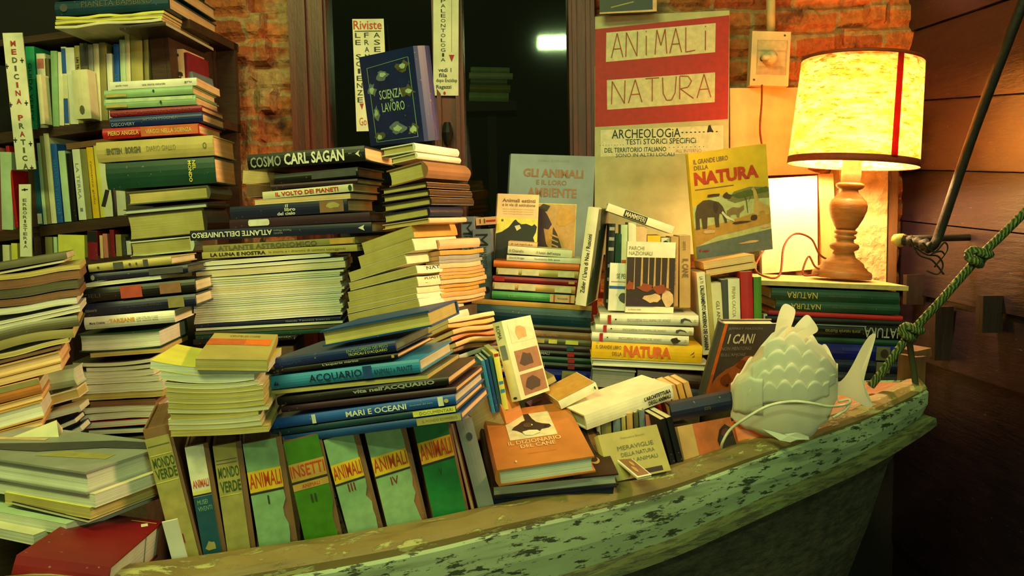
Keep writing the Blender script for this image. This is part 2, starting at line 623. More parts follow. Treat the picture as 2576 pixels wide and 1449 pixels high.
def brick_panel(name, x0, x1, z0, z1, y, depth=.028, st=.012, parent=None, tooth=None):
    nx, nz = int((x1 - x0) / st), int((z1 - z0) / st)
    vs, fs = [], []
    for j in range(nz + 1):
        for i in range(nx + 1):
            x, z = x0 + (x1 - x0) * i / nx, z0 + (z1 - z0) * j / nz
            rw = math.floor(z / .072)
            fz = (z / .072) % 1; fx = ((x + (rw % 2) * .125) / .25) % 1
            e = min(fz, 1 - fz) * .072, min(fx, 1 - fx) * .25
            out = min(1, min(e) / .016)
            n1 = noise.noise(V((x * 6, z * 6, 3.1))); n2 = noise.noise(V((x * 23, z * 23, 8.0))); n3 = noise.noise(V((rw * 3.7, math.floor((x + (rw % 2) * .125) / .25) * 5.1, 0)))
            ex = tooth(x, z, rw) if tooth else 0
            vs.append((x, y - ex - depth * (.55 * out + .6 * n1 + .35 * n2 + .7 * n3 * out), z))
    for j in range(nz):
        for i in range(nx):
            a = j * (nx + 1) + i
            fs.append((a, a + 1, a + nx + 2, a + nx + 1))
    # sides and back, so that it is a wall and not a skin
    k = len(vs)
    v, f = box((x0, y + .005 + depth, z0), (x1, y + .25, z1))
    vs += v; fs += [tuple(q + k for q in t) for t in f]
    return mesh_obj(name, vs, fs, BRICK, parent)


def wood_mat(name, key, key2, scale=(1, 1, 1), rough=.5, scratch=0.0, spec=.5):
    kk = (name, key, key2, scale)
    if kk in _mats:
        return _mats[kk]
    mt, nt, bs = nodes(name)
    a, b = lin(PAL.get(key, key) if isinstance(key, str) else key), lin(PAL.get(key2, key2) if isinstance(key2, str) else key2)
    f = noise_fac(nt, coords(nt, scale), 6, 6, .3, .7, .65)
    c = mixc(nt, f, a, b)
    if scratch:
        s = noise_fac(nt, coords(nt, tuple(v * 2.2 for v in scale)), 13, 5, .66, .72, .7)
        sc_ = N(nt, 'ShaderNodeMath', operation='MULTIPLY'); sc_.inputs[1].default_value = scratch
        nt.links.new(s, sc_.inputs[0])
        c = mixc(nt, sc_.outputs[0], c, lin((176, 150, 120)))
    nt.links.new(c, bs.inputs['Base Color']); bs.inputs['Roughness'].default_value = rough
    bs.inputs['Specular IOR Level'].default_value = spec
    bump(nt, bs, f, .3, .004)
    _mats[kk] = mt
    return mt


xw0, xw1 = P(742, 300, WY).x, P(1496, 300, WY).x          # window opening
xl0 = P(560, 200, WY).x
xe = P(672, 200, WY).x
brick_panel('wall_back', xl0 - .02, xw0, 0.75, 2.6, WY, st=.009, tooth=lambda x, z, rw: .045 if x < xe + .035 * math.sin(rw * 2.4 + 1) + .01 * noise.noise(V((z * 40, x * 9, 1))) else 0)
structure(bpy.data.objects['wall_back'])
wl = mesh_obj('wall_left', *box((xl0 - 1.4, WY, 0), (xl0 - .02, WY + .25, 2.6)), flat_mat((20, 16, 14), .9, 'dark_plaster')); structure(wl)
xt, zt = P(2130, 100, WY).x, P(2130, 215, WY).z
wr_ = brick_panel('wall_back_right', xw1, XR + .02, 0.75, 2.6, WY, depth=.030, st=.010, tooth=lambda x, z, rw: .035 if x > xt + .05 * math.sin(rw * 1.9) and z > zt else 0); structure(wr_)
wl2 = mesh_obj('wall_under_window', *box((xl0 - .02, WY, 0), (XR + .02, WY + .25, .75)), flat_mat((22, 18, 20), .9, 'dark_plaster')); structure(wl2)
structure(mesh_obj('floor', *box((-3.2, -1.6, -.06), (3.2, 6.3, 0)), wood_mat('stone_floor', (70, 64, 54), (96, 88, 72), rough=.7)))

# the window: three wooden uprights, glass, a dim shop beyond it
FRW = wood_mat('red_brown_frame', (112, 30, 20), (72, 18, 14), (3, 3, .5), .42)
win = mesh_obj('window_1', *box((xw0, WY - .035, .75), (P(828, 300, WY - .04).x, WY + .06, 2.6)), FRW); structure(win)
for nm, a, b in (('mullion', 1090, 1166), ('frame_upright', 1432, 1497)):
    mesh_obj(nm, *box((P(a, 200, WY - .04).x, WY - .04, .75), (P(b, 200, WY - .04).x, WY + .06, 2.6)), FRW, win)
for px in (768, 812, 1103, 1150, 1446, 1480):       # mouldings on the uprights
    x = P(px, 200, WY - .05).x
    mesh_obj('moulding', *box((x - .006, WY - .052, .75), (x + .006, WY - .03, 2.6)), FRW, win)
hp = P(1126, 335, WY - .05)
mesh_obj('handle', *tube([hp + V((0, -.004, .03)), hp + V((0, -.008, 0)), hp + V((0, -.004, -.035))], [.010, .017, .010], 10), flat_mat('black', .4), win)
mesh_obj('sill', *box((xw0, WY - .09, .70), (xw1, WY + .1, .75)), FRW, win)
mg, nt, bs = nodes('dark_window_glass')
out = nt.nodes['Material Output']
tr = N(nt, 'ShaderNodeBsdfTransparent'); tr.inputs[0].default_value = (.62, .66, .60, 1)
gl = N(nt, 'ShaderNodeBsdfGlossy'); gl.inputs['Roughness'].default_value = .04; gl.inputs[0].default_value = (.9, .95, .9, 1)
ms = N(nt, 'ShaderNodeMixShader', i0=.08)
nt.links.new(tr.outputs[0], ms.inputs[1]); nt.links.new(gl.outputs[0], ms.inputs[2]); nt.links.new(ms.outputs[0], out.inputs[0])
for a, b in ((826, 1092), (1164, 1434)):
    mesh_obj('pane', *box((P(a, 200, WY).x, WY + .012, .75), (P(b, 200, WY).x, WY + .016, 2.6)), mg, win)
# beyond the glass
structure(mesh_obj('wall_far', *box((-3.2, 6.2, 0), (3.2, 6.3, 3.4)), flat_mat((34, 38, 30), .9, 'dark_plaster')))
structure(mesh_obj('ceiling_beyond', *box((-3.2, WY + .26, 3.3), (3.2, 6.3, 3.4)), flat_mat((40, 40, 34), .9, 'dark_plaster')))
Y2 = 3.5  # shelf and books added here to imitate book rows reflected in the pane
sh = mesh_obj('reflection_shelf', *box(P(1168, 262, Y2) + V((0, 0, -.03)), P(1300, 252, Y2) + V((0, .22, 0))), flat_mat('dbrown'))
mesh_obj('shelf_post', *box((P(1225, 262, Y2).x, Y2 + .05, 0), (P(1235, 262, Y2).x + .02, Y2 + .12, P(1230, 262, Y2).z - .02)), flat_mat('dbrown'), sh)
tag(sh, 'added shelf of books standing in for a reflection in the right window pane', 'shelf')
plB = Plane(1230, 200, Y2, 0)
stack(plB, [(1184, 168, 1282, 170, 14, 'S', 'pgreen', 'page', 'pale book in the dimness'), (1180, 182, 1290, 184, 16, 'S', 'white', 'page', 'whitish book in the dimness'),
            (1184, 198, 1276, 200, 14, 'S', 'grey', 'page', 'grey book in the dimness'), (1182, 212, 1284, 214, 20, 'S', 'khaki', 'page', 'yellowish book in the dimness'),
            (1180, 232, 1280, 234, 22, 'S', 'pgreen', 'page', 'thick pale book in the dimness')], 'added pile imitating a pane reflection', 'books standing in for a window reflection', d=.15)

# the wooden wall on the right: old overlapping boards, dark paint rubbed through
WW = wood_mat('rubbed_dark_paint', (22, 16, 32), (38, 24, 34), (.7, 1.2, 7), .36, .55, .6)


def wpt(px, py):
    r = ray(px, py); return CAM + r * (XR / r.x)


wr = mesh_obj('wall_right', *box((XR + .035, .2, 0), (XR + .1, WY + .3, 3.0)), WW); structure(wr)
edges = [(None, None), ((2270, 90), (2560, -8)), ((2270, 258), (2576, 238)), ((2262, 428), (2576, 436)), ((2262, 556), (2576, 590)), ((2275, 735), (2576, 800)), ((2300, 900), (2576, 990))]
prev = None
zs = []
for a, b in edges[1:]:
    p, q = wpt(*a), wpt(*b)
    zf = lambda yy, p=p, q=q: p.z + (q.z - p.z) * (yy - p.y) / (q.y - p.y)
    zs.append((zf(.3), zf(WY)))
zs = [(3.0, 3.0)] + zs + [(.28, .36), (0, 0)]
for k, ((n1, f1), (n0, f0)) in enumerate(zip(zs, zs[1:])):
    t0, t1 = .0 + .004 * (k % 2), .016 + .006 * ((k * 7) % 3)
    v = [(XR + t0, .3, n1), (XR + t0, WY, f1), (XR - t1 + .012, WY, f0 + .004), (XR - t1 + .012, .3, n0 + .004),
         (XR + .036, .3, n1), (XR + .036, WY, f1), (XR + .036, WY, f0 + .004), (XR + .036, .3, n0 + .004)]
    mesh_obj('wall_board', v, [(0, 1, 2, 3), (4, 5, 6, 7), (0, 1, 5, 4), (2, 3, 7, 6), (1, 2, 6, 5), (0, 3, 7, 4)], WW, wr)
# upright cleats and a beam on that wall
for i, (px, py0, py1, wd, lab) in enumerate(((2325, 690, 765, .022, 'short dark cleat nailed to the wooden wall beside the lamp board'),
                                             (2398, 770, 905, .03, 'dark upright cleat on the wooden wall below the knot of the green rope'),
                                             (2522, 742, 835, .03, 'dark upright cleat at the right edge of the picture'))):
    a, b = wpt(px, py0), wpt(px, py1)
    o = mesh_obj('wall_cleat', *box((XR - .055, a.y - wd / 2, b.z), (XR - .006, a.y + wd / 2, a.z)), wood_mat('dark_timber', (40, 24, 22), (24, 16, 16), (4, 4, .8), .5))
    tag(o, lab, 'cleat', 'cleats on the wooden wall')
# plaster pier at the corner behind the lamp, and its dark door jamb
pj = P(2236, 550, WY)
structure(mesh_obj('trim_1', *box((P(2232, 550, WY - .06).x, WY - .06, .78), (P(2258, 550, WY - .06).x, WY + .02, P(2250, 330, WY).z)), wood_mat('jamb', (120, 84, 48), (86, 56, 34), (3, 3, .5))))

plm, nt, bs = nodes('rough_plaster')
pf = noise_fac(nt, coords(nt), 26, 6, .35, .65)
nt.links.new(mixc(nt, pf, lin((196, 156, 104)), lin((222, 190, 138))), bs.inputs['Base Color']); bs.inputs['Roughness'].default_value = .9
bump(nt, bs, pf, .8, .008)
structure(mesh_obj('trim_2', *box((P(2108, 550, WY - .07).x, WY - .075, .78), (P(2230, 550, WY - .07).x, WY, P(2150, 300, WY).z)), plm))

# ------------------------------------------------------------------ boards, signs and fittings on the wall
SGY = 2.42
SGM = cover_mat((190, 186, 148), .7)


def panel(name, c, Y, th, mat, label, cat, group=None, lean=0.0, **kw):
    P0, R, U, D, w, h = quad_pose(c, Y, lean, **kw)
    M = frame_matrix(P0, R, D, U)
    root = empty(name, M, label, cat, group)
    v, f = obox(P0, R, U, D, w, h, th)
    mesh_obj('panel', v, f, mat, root, M=M)
    return Book(root, M, P0, R, U, D, w, h, th, 0.0)


def sheet(name, c, Y, key, label, cat, group=None, th=.003, **kw):
    """a single card or board: one mesh with its lettering as children"""
    P0, R, U, D, w, h = quad_pose(c, Y, **kw)
    M = frame_matrix(P0, R, D, U)
    root = empty(name, M, label, cat, group)
    v, f = obox(P0, R, U, D, w, h, th)
    mesh_obj('card', v, f, cover_mat(key, .7), root, M=M)
    return Book(root, M, P0, R, U, D, w, h, th, 0.0)


sg = panel('notice_board', [(1496, 42), (1835, 26), (1832, 640), (1496, 640)], SGY, .012, SGM,
           'tall cream board with red poster reading ANIMALI NATURA on the brick wall', 'sign')
H = 640 - 34
vv = lambda py: (640 - py) / H
sg.put([(0.002, vv(314)), (.993, vv(303)), (.999, vv(46)), (0.002, vv(66))], [(0, 1, 2, 3)], 'red', 'red_poster', 1)
sg.put([(.085, vv(150)), (.897, vv(136)), (.900, vv(64)), (.088, vv(76))], [(0, 1, 2, 3)], 'cream', 'paper_strip', 2)
sg.put([(.095, vv(271)), (.895, vv(260)), (.898, vv(186)), (.092, vv(196))], [(0, 1, 2, 3)], 'cream', 'paper_strip', 2)
for s, a, b in (('ANIMALI', 141, 80), ('NATURA', 258, 200)):
    vs, fs = stroke_text(s, .045, 270 / 62)
    sh_ = lambda x, y: (.115 + .765 * x, vv(a) + (vv(b) - vv(a)) * y + .018 * x)
    sg.put([sh_(*p) for p in vs], fs, (166, 74, 34), 'lettering', 4)
sg.put([(.045, vv(390)), (.96, vv(385)), (.96, vv(318)), (.045, vv(322))], [(0, 1, 2, 3)], 'ivory', 'paper_label', 1)
sg.text('ARCHEOLOGiA', .13, .645, vv(345), vv(322), 'ink', px=False, bold=.006)
sg.text('.........', .65, .92, vv(335), vv(332), 'ink', px=False)
sg.poly([(.84, vv(334)), (.89, vv(334)), (.875, vv(326)), (.865, vv(316)), (.85, vv(318))], 'ink', 'ink_mark')
sg.text('TESTi STORiCi SPECiFiCi', .235, .76, vv(361), vv(347), 'ink', px=False, bold=.008)
sg.text('DEL TERRITORIO ITALIANO', .075, .54, vv(380), vv(368), 'ink', px=False, bold=.012)
sg.text('SONO IN ALTRI LOCALI', .16, .60, vv(392), vv(383), 'dgrey', px=False, bold=.004)
sg.text('. . . . . . . . .', .04, .22, vv(362), vv(360), 'ink', px=False); sg.text('. . . . . . . . .', .56, .82, vv(371), vv(369), 'ink', px=False)
sg.text('ALL INTERNO', .61, .80, vv(384), vv(376), (200, 110, 84), px=False)

pb = panel('backing_board', [(1838, 221), (2062, 220), (2064, 436), (1836, 446)], 2.45, .012, cover_mat((236, 196, 148), .7),
           'pale orange board fixed to the bricks below the socket', 'board')
wp = panel('backing_board', [(1925, 452), (2045, 440), (2068, 676), (1905, 690)], 2.34, .012, cover_mat((236, 220, 176), .7),
           'brightly lit cream board leaning behind the lamp cord', 'board', lean=6)
pk = panel('wooden_plank', [(2058, 438), (2096, 437), (2106, 668), (2068, 670)], 2.36, .02, wood_mat('pale_pine', (206, 150, 88), (180, 120, 64), (4, 4, .6), .6),
           'narrow pine plank standing between the bright board and the lamp', 'plank')
bx = panel('dark_picture', [(1508, -40), (1652, -46), (1652, 28), (1508, 36)], 2.40, .02, cover_mat('black'),
           'dark framed picture cut by the top edge above the red poster', 'picture')
bx.put([(.93, 0), (1, 0), (1, 1), (.93, 1), ], [(0, 1, 2, 3)], 'peach', 'frame_edge', 1)
bx.put([(.0, 0), (.93, 0), (.93, .07), (.0, .05)], [(0, 1, 2, 3)], 'peach', 'frame_edge', 1)
bx.put([(.2, .18), (.6, .34), (.6, .38), (.2, .22)], [(0, 1, 2, 3)], 'khaki', 'stroke', 1)

# power socket with its conduit, plug and the lamp's cord
so = panel('power_socket', [(1893, 78), (1990, 80), (1983, 217), (1886, 214)], 2.40, .035, cover_mat((224, 196, 150), .4),
           'cream wall socket box with a plug in it on the bricks', 'socket')
so.rect(.14, .93, .20, .84, (188, 160, 118), 'recess', 1)
so.rect(.16, .90, .66, .83, (214, 186, 140), 'cover_flap', 2)
so.rect(.18, .88, .36, .62, (206, 178, 134), 'outlet_plate', 2)
so.polys([blob(.28, .49, .06, .05), blob(.84, .93, .03, .02), blob(.1, .1, .03, .02)], 'dgrey', 'screw_hole', 3)
pc = so.P0 + so.R * so.w * .45 + so.U * so.h * .49
pm = flat_mat((226, 200, 156), .4)
mesh_obj('plug', *tube([pc, pc - so.D * .03, pc - so.D * .036 - so.R * .006], [.019, .018, .012], 12), pm, so.root, True, so.M)
mesh_obj('plug', *tube([pc - so.D * .03, pc - so.D * .034 - so.R * .028 + so.U * -.002], [.010, .008], 10), pm, so.root, True, so.M)
cdx = P(1939, 40, 2.43)
o = mesh_obj('conduit_pipe', *tube([P(1939, -30, 2.43), P(1939, 82, 2.43)], .013, 12), cover_mat((200, 170, 124), .5), smooth=True)
tag(o, 'cream conduit pipe running up the bricks from the socket', 'pipe')

# paper slips on the window
rv = sheet('paper_sign', [(887, 48), (964, 47), (978, 329), (896, 330)], WY - .055, 'ivory', 'white paper slip headed Riviste in red on the left window pane', 'sign', 'paper slips on the window')
rv.text('Riviste', .03, .93, .905, .985, (200, 60, 30), px=False, bold=.01)
rv.rect(.06, .90, .885, .893, 'ink', 'underline')


def column(bk, s, u0, u1, v1, dv, key='ink', bold=.004, ht=.7):
    vs, fs = [], []
    for i, ch in enumerate(s):
        if ch == ' ':
            continue
        a, f = text_shape(ch, bold)
        k = len(vs)
        nw = .45 if ch == 'I' else 1.0
        vs += [(u0 + (u1 - u0) * (.5 + (x - .5) * nw), v1 - dv * (i + 1) + dv * (1 - ht) + dv * ht * y) for x, y in a]
        fs += [tuple(q + k for q in t) for t in f]
    bk.put(vs, fs, key, 'lettering', 2)


column(rv, 'LE SCIENZE', .07, .24, .875, .064)
column(rv, 'FRAN', .36, .50, .875, .064)
column(rv, 'ASE', .66, .86, .875, .064)
rv.poly([(.13, .245), (.26, .245), (.20, .19)], 'red', 'arrow'); rv.text('Go R', .1, .5, .05, .12, (200, 70, 40), px=False)
pa = sheet('paper_sign', [(1089, -60), (1155, -60), (1152, 240), (1091, 241)], WY - .06, 'ivory', 'long white paper slip reading PALEONTOLOGIA taped to the window mullion', 'sign', 'paper slips on the window')
column(pa, 'PALEONTOLOGIA', .30, .48, .81, .041, bold=.0)
pa.rect(.72, .735, .37, .95, (200, 60, 30), 'arrow_shaft'); pa.poly([(.62, .345), (.84, .345), (.73, .285)], 'red', 'arrow')
for s, a, b, c, d in (('vedi 1', .2, .72, .20, .235), ('fila', .22, .55, .155, .19), ('dopo Enciclop', .12, .95, .105, .145), ('Ragazzi', .12, .72, .05, .09)):
    pa.text(s, a, b, c, d, 'ink', px=False, bold=.01)
pa.poly(blob(.45, .02, .05, .015), 'red', 'dot')

# ------------------------------------------------------------------ the table lamp on its board
LY = 2.12
plL = Plane(2100, 720, 2.0, -2.0)
bd_TL = plL.at(1905, 706)
o = empty('lamp_board', Matrix.Translation(plL.at(2095, 724)), 'pale wooden board carrying the table lamp', 'board')
a, b = plL.at(1900, 705), plL.at(2285, 720)
R = (b - a).normalized(); D = plL.D; U = R.cross(D)
mesh_obj('board', *obox(a - U * .011, R, U, D, (b - a).length, .011, .27), wood_mat('pale_pine_board', (226, 196, 138), (200, 164, 104), (1, 5, 5), .55), o, M=Matrix.Translation(plL.at(2095, 724)))
mesh_obj('edge_strip', *obox(a - U * .0112 - D * .002, R, U, D, (b - a).length, .0115, .002), flat_mat((196, 168, 112), .6), o, M=Matrix.Translation(plL.at(2095, 724)))
LB = a + R * ((P(2152, 700, 2.1) - P(1900, 705, 2.1)).x) + D * .135 + U * .0065
lt = math.radians(4.6)
Ml = Matrix.Translation(LB) @ Matrix.Rotation(lt, 4, 'Y')
lamp = empty('table_lamp', Ml, 'lit table lamp with parchment shade and turned wooden base', 'lamp')
k = LY / FPX


def lathe(prof, seg=40):
    vs, fs = [], []
    for r, z in prof:
        vs += [(r * math.cos(2 * math.pi * i / seg), r * math.sin(2 * math.pi * i / seg), z) for i in range(seg)]
    for j in range(len(prof) - 1):
        for i in range(seg):
            i2 = (i + 1) % seg
            fs.append((j * seg + i, j * seg + i2, (j + 1) * seg + i2, (j + 1) * seg + i))
    fs.append(tuple(range(seg))); fs.append(tuple((len(prof) - 1) * seg + i for i in range(seg)))
    return vs, fs


def pr(*rows):
    return [(r * k, z * k) for r, z in rows]


turned = wood_mat('turned_beech', (150, 102, 56), (122, 78, 40), (4, 4, 18), .4)
mesh_obj('base', *lathe(pr((70, 0), (72, 6), (70, 16), (60, 22), (58, 26), (52, 30), (50, 38), (42, 44), (38, 47), (30, 52), (27, 60))), turned, lamp, True)
mesh_obj('turned_stem', *lathe(pr((27, 60), (24, 68), (33, 73), (36, 80), (33, 86), (22, 90), (21, 97), (26, 101), (26, 106), (20, 109), (27, 113), (28, 118), (22, 122))), turned, lamp, True)
mesh_obj('urn', *lathe(pr((22, 122), (28, 130), (38, 150), (45, 170), (46, 182), (42, 195), (34, 202), (32, 206), (22, 214), (20, 222), (30, 226), (34, 231), (34, 236), (26, 240))), turned, lamp, True)
sleeve = flat_mat((240, 226, 190), .5, 'candle_sleeve')
mesh_obj('candle_sleeve', *lathe(pr((23, 240), (24, 262), (22, 290), (24, 296), (24, 300), (20, 301))), sleeve, lamp, True)
mb, nt, bs = nodes('lit_bulb')
bs.inputs['Emission Color'].default_value = (1, .60, .23, 1); bs.inputs['Emission Strength'].default_value = 840
mesh_obj('bulb', *lathe(pr((10, 301), (14, 312), (26, 334), (30, 352), (26, 372), (12, 384))), mb, lamp, True)
# the parchment shade
msd, nt, bs = nodes('parchment_shade')
out = nt.nodes['Material Output']
vec = coords(nt, (1, 1, 2.8))
w1 = noise_fac(nt, vec, 16, 6, .40, .60, .75); w2 = noise_fac(nt, coords(nt, (1, 1, 4.0), rot=(.35, .2, 0)), 34, 6, .50, .62, .75)
cc = mixc(nt, w1, lin((238, 190, 120)), lin((253, 240, 204))); cc = mixc(nt, w2, cc, lin((206, 140, 70)))
td = N(nt, 'ShaderNodeBsdfTranslucent'); dd = N(nt, 'ShaderNodeBsdfDiffuse')
nt.links.new(cc, td.inputs[0]); nt.links.new(cc, dd.inputs[0])
mx = N(nt, 'ShaderNodeMixShader', i0=.30)
nt.links.new(td.outputs[0], mx.inputs[1]); nt.links.new(dd.outputs[0], mx.inputs[2]); nt.links.new(mx.outputs[0], out.inputs[0])
zs0, zs1, r0, r1 = 283 * k, 541 * k, 154 * k, 142 * k


def cone(r_a, z_a, r_b, z_b, a0=0, a1=2 * math.pi, seg=64, th=.0012, nz=8):
    vs, fs = [], []
    full = abs(a1 - a0 - 2 * math.pi) < 1e-6
    ns = seg if full else seg + 1
    ring = []
    for j in range(nz + 1):
        ring.append((r_a + (r_b - r_a) * j / nz, z_a + (z_b - z_a) * j / nz))
    ring += [(r - th, z) for r, z in reversed(ring)]
    for r, z in ring:
        for i in range(ns):
            t = a0 + (a1 - a0) * i / seg
            vs.append((r * math.cos(t), r * math.sin(t), z))
    nr = len(ring)
    for j in range(nr):
        j2 = (j + 1) % nr
        for i in range(ns if full else ns - 1):
            i2 = (i + 1) % ns
            fs.append((j * ns + i, j * ns + i2, j2 * ns + i2, j2 * ns + i))
    return vs, fs


seam_m, nt, bs = nodes('red_seam_ribbon')
td = N(nt, 'ShaderNodeBsdfTranslucent'); td.inputs[0].default_value = lin((226, 40, 14)); bs.inputs['Base Color'].default_value = lin((170, 30, 12))
mx = N(nt, 'ShaderNodeMixShader', i0=.30)
nt.links.new(bs.outputs[0], mx.inputs[1]); nt.links.new(td.outputs[0], mx.inputs[2]); nt.links.new(mx.outputs[0], nt.nodes['Material Output'].inputs[0])
shade_o = mesh_obj('lamp_shade', *cone(r0, zs0, r1, zs1, th=.0006), msd, lamp, True)
trim = flat_mat((150, 56, 20), .7, 'trim_ribbon')
mesh_obj('shade_trim', *cone(r0 + .0016, zs0 - .001, r0 + .001, zs0 + .017, nz=2), trim, shade_o, True)
mesh_obj('shade_trim', *cone(r1 + .001, zs1 - .006, r1 + .0014, zs1 + .002, nz=2), trim, shade_o, True)
aa = -math.pi / 2 + math.radians(13)
mesh_obj('shade_seam', *cone(r0 + .0012, zs0 + .012, r1 + .0012, zs1 - .004, aa - .055, aa + .055, 6), seam_m, shade_o, True)
sp = []
for t in (0, 2.1, 4.2):
    sp.append((V((0, 0, 300 * k)), V((r1 * math.cos(t), r1 * math.sin(t), zs1 - .004))))
for a_, b_ in sp:
    mesh_obj('shade_wire', *tube([a_, b_], .0012, 5), flat_mat('dgrey'), shade_o)
bulb = Ml @ V((0, 0, 352 * k))
# its twisted cord
crd = [P(1917, 214, 2.355), P(1916, 260, 2.40), P(1912, 330, 2.40), P(1921, 395, 2.40), P(1930, 520, 2.27), P(1934, 600, 2.22), P(1900, 672, 2.12), P(1930, 697, 2.06), P(1962, 690, 2.08),
       P(1972, 620, 2.14), P(2000, 588, 2.18), P(2040, 600, 2.19), P(2062, 640, 2.19), P(2090, 655, 2.19), P(2110, 652, 2.19)]
o = mesh_obj('lamp_cord', *tube(smooth_path(crd, 8), .0028, 6), wood_mat('twisted_cord', (150, 66, 26), (84, 34, 16), (30, 30, 60), .7), lamp, smooth=True, M=Ml)
mesh_obj('cord_switch', *obox(P(2104, 660, 2.19), V((1, 0, .1)).normalized(), V((0, 0, 1)), V((0, 1, 0)), .02, .045, .018), flat_mat('black', .4), o, M=Ml)
c2 = [P(2100, 688, 2.12), P(2060, 690, 2.11), P(2020, 690, 2.10), P(2034, 645, 2.13), P(2052, 672, 2.12), P(2085, 684, 2.12)]
mesh_obj('cord_loop', *tube(smooth_path(c2, 8), .0026, 6), wood_mat('twisted_cord', (150, 66, 26), (84, 34, 16), (30, 30, 60), .7), o, smooth=True, M=Ml)

# ------------------------------------------------------------------ iron bar, rope
IRN = wood_mat('black_iron', (14, 11, 10), (26, 20, 18), (8, 8, 8), .65)
o = empty('iron_bar', Matrix.Translation(P(2350, 612, 2.0)), 'black iron bar slanting down in front of the wooden wall', 'bar')
Mi = Matrix.Translation(P(2350, 612, 2.0))
mesh_obj('rod', *tube(smooth_path([P(2640, -160, 1.78), P(2560, 40, 1.82), P(2450, 330, 1.92), P(2372, 560, 1.99), P(2352, 612, 2.0), P(2330, 628, 2.02)], 8), .0115, 10), IRN, o, True, Mi)
mesh_obj('wrapped_hook', *tube(smooth_path([P(2345, 622, 2.0), P(2315, 612, 2.03), P(2285, 606, 2.06), P(2258, 602, 2.08)], 6), [.013 + .004 * math.sin(i * 1.9) for i in range(19)], 9), IRN, o, True, Mi)
mesh_obj('hook_tip', *tube([P(2268, 605, 2.06), P(2252, 602, 2.08)], [.018, .014], 10), flat_mat('khaki', .6), o, True, Mi)
for pts in ([(2300, 620), (2330, 640), (2360, 645), (2372, 668), (2358, 690), (2330, 680)], [(2320, 610), (2350, 634), (2376, 610), (2382, 630), (2350, 672)], [(2290, 600), (2310, 640), (2345, 655), (2374, 690)],
            [(2340, 640), (2366, 632), (2376, 640)]):
    mesh_obj('binding_wire', *tube(smooth_path([P(x, y, 1.985 + .006 * i) for i, (x, y) in enumerate(pts)], 6), .0022, 6), IRN, o, True, Mi)
mesh_obj('wall_spike', *tube([P(2262, 602, 2.07), V((XR + .01, 2.12, P(2262, 602, 2.07).z))], .009, 8), IRN, o, True, Mi)
mr, nt, bs = nodes('braided_rope')
wv = N(nt, 'ShaderNodeTexWave', wave_type='BANDS'); wv.inputs['Scale'].default_value = 52; wv.inputs['Distortion'].default_value = 6
nt.links.new(coords(nt, (1, 1, 1.3)), wv.inputs['Vector'])
nt.links.new(mixc(nt, wv.outputs[1], lin((20, 46, 24)), lin((104, 122, 58))), bs.inputs['Base Color']); bs.inputs['Roughness'].default_value = .7
bump(nt, bs, wv.outputs[1], .8, .004)
rp = empty('mooring_rope', Matrix.Translation(P(2290, 840, 1.72)), 'green braided rope knotted twice rising from the bow to the right', 'rope')
Mr = Matrix.Translation(P(2290, 840, 1.72))
rpp = [P(2190, 972, 1.74), P(2235, 915, 1.73), P(2290, 840, 1.72), P(2370, 752, 1.69), P(2462, 648, 1.66), P(2530, 582, 1.64), P(2640, 470, 1.62)]
mesh_obj('rope_line', *tube(smooth_path(rpp, 10), .0085, 10), mr, rp, True, Mr)
for c_, s_ in ((P(2292, 838, 1.715), 1.0), (P(2462, 648, 1.655), 1.05)):
    kn = [c_ + V((math.cos(t) * .015 * s_ * (1 + .25 * math.sin(3 * t)), -.01 * math.sin(2 * t), math.sin(t) * .012 * s_ + .004 * math.cos(3 * t))) for t in [i * .4 for i in range(32)]]
    mesh_obj('knot', *tube(kn, .0088, 8), mr, rp, True, Mr)
mesh_obj('rope_tail', *tube(smooth_path([P(2286, 850, 1.715), P(2292, 890, 1.74), P(2300, 940, 1.75), P(2305, 990, 1.752)], 8), .007, 8), flat_mat((52, 56, 30), .8), rp, True, Mr)

# ------------------------------------------------------------------ the boat
GW = [(-330, 1480, .80), (60, 1452, .93), (440, 1413, 1.06), (640, 1385, 1.11), (870, 1350, 1.165), (1070, 1314, 1.215), (1250, 1275, 1.27), (1450, 1235, 1.33), (1650, 1188, 1.40), (1840, 1124, 1.475),
      (1965, 1084, 1.53), (2110, 1036, 1.615), (2210, 996, 1.69), (2296, 955, 1.775)]
near = smooth_path([P(*q) for q in GW], 6)
bow = near[-1]
far = smooth_path([bow, V((.78, 1.92, bow.z - .03)), V((.60, 2.06, bow.z - .075)), V((.35, 2.22, bow.z - .05)), V((.0, 2.30, bow.z - .07)), V((-.7, 2.30, bow.z - .09))], 6)[1:]
ax = (near[-1] - near[20]); ax.z = 0; ax.normalize()
Mb = frame_matrix(V((near[40].x, near[40].y, 0)), ax, V((0, 0, 1)).cross(ax), V((0, 0, 1)))
boat = empty('boat', Mb, 'old wooden boat with peeling pale green paint, filled with books', 'boat')


def paint_mat(name, paint, under, lo, hi, st=(2.2, 9, 9), stain=(70, 74, 50), rough=.6):
    mt, nt, bs = nodes(name)
    f = noise_fac(nt, coords(nt, st), 5.5, 7, lo, hi, .68)
    g = noise_fac(nt, coords(nt, (2, 4, 8)), 3, 5, .35, .7)
    c = mixc(nt, g, lin(paint), shade(lin(paint), .72))
    c = mixc(nt, f, c, lin(under))
    s = noise_fac(nt, coords(nt, (1, 3, 12)), 4.1, 5, .56, .70)
    c = mixc(nt, s, c, mixc(nt, .55, c, lin(stain)))
    nt.links.new(c, bs.inputs['Base Color']); bs.inputs['Roughness'].default_value = rough
    inv = N(nt, 'ShaderNodeMath', operation='SUBTRACT', i0=1.0); nt.links.new(f, inv.inputs[1])
    bump(nt, bs, inv.outputs[0], .6, .003)
    return mt


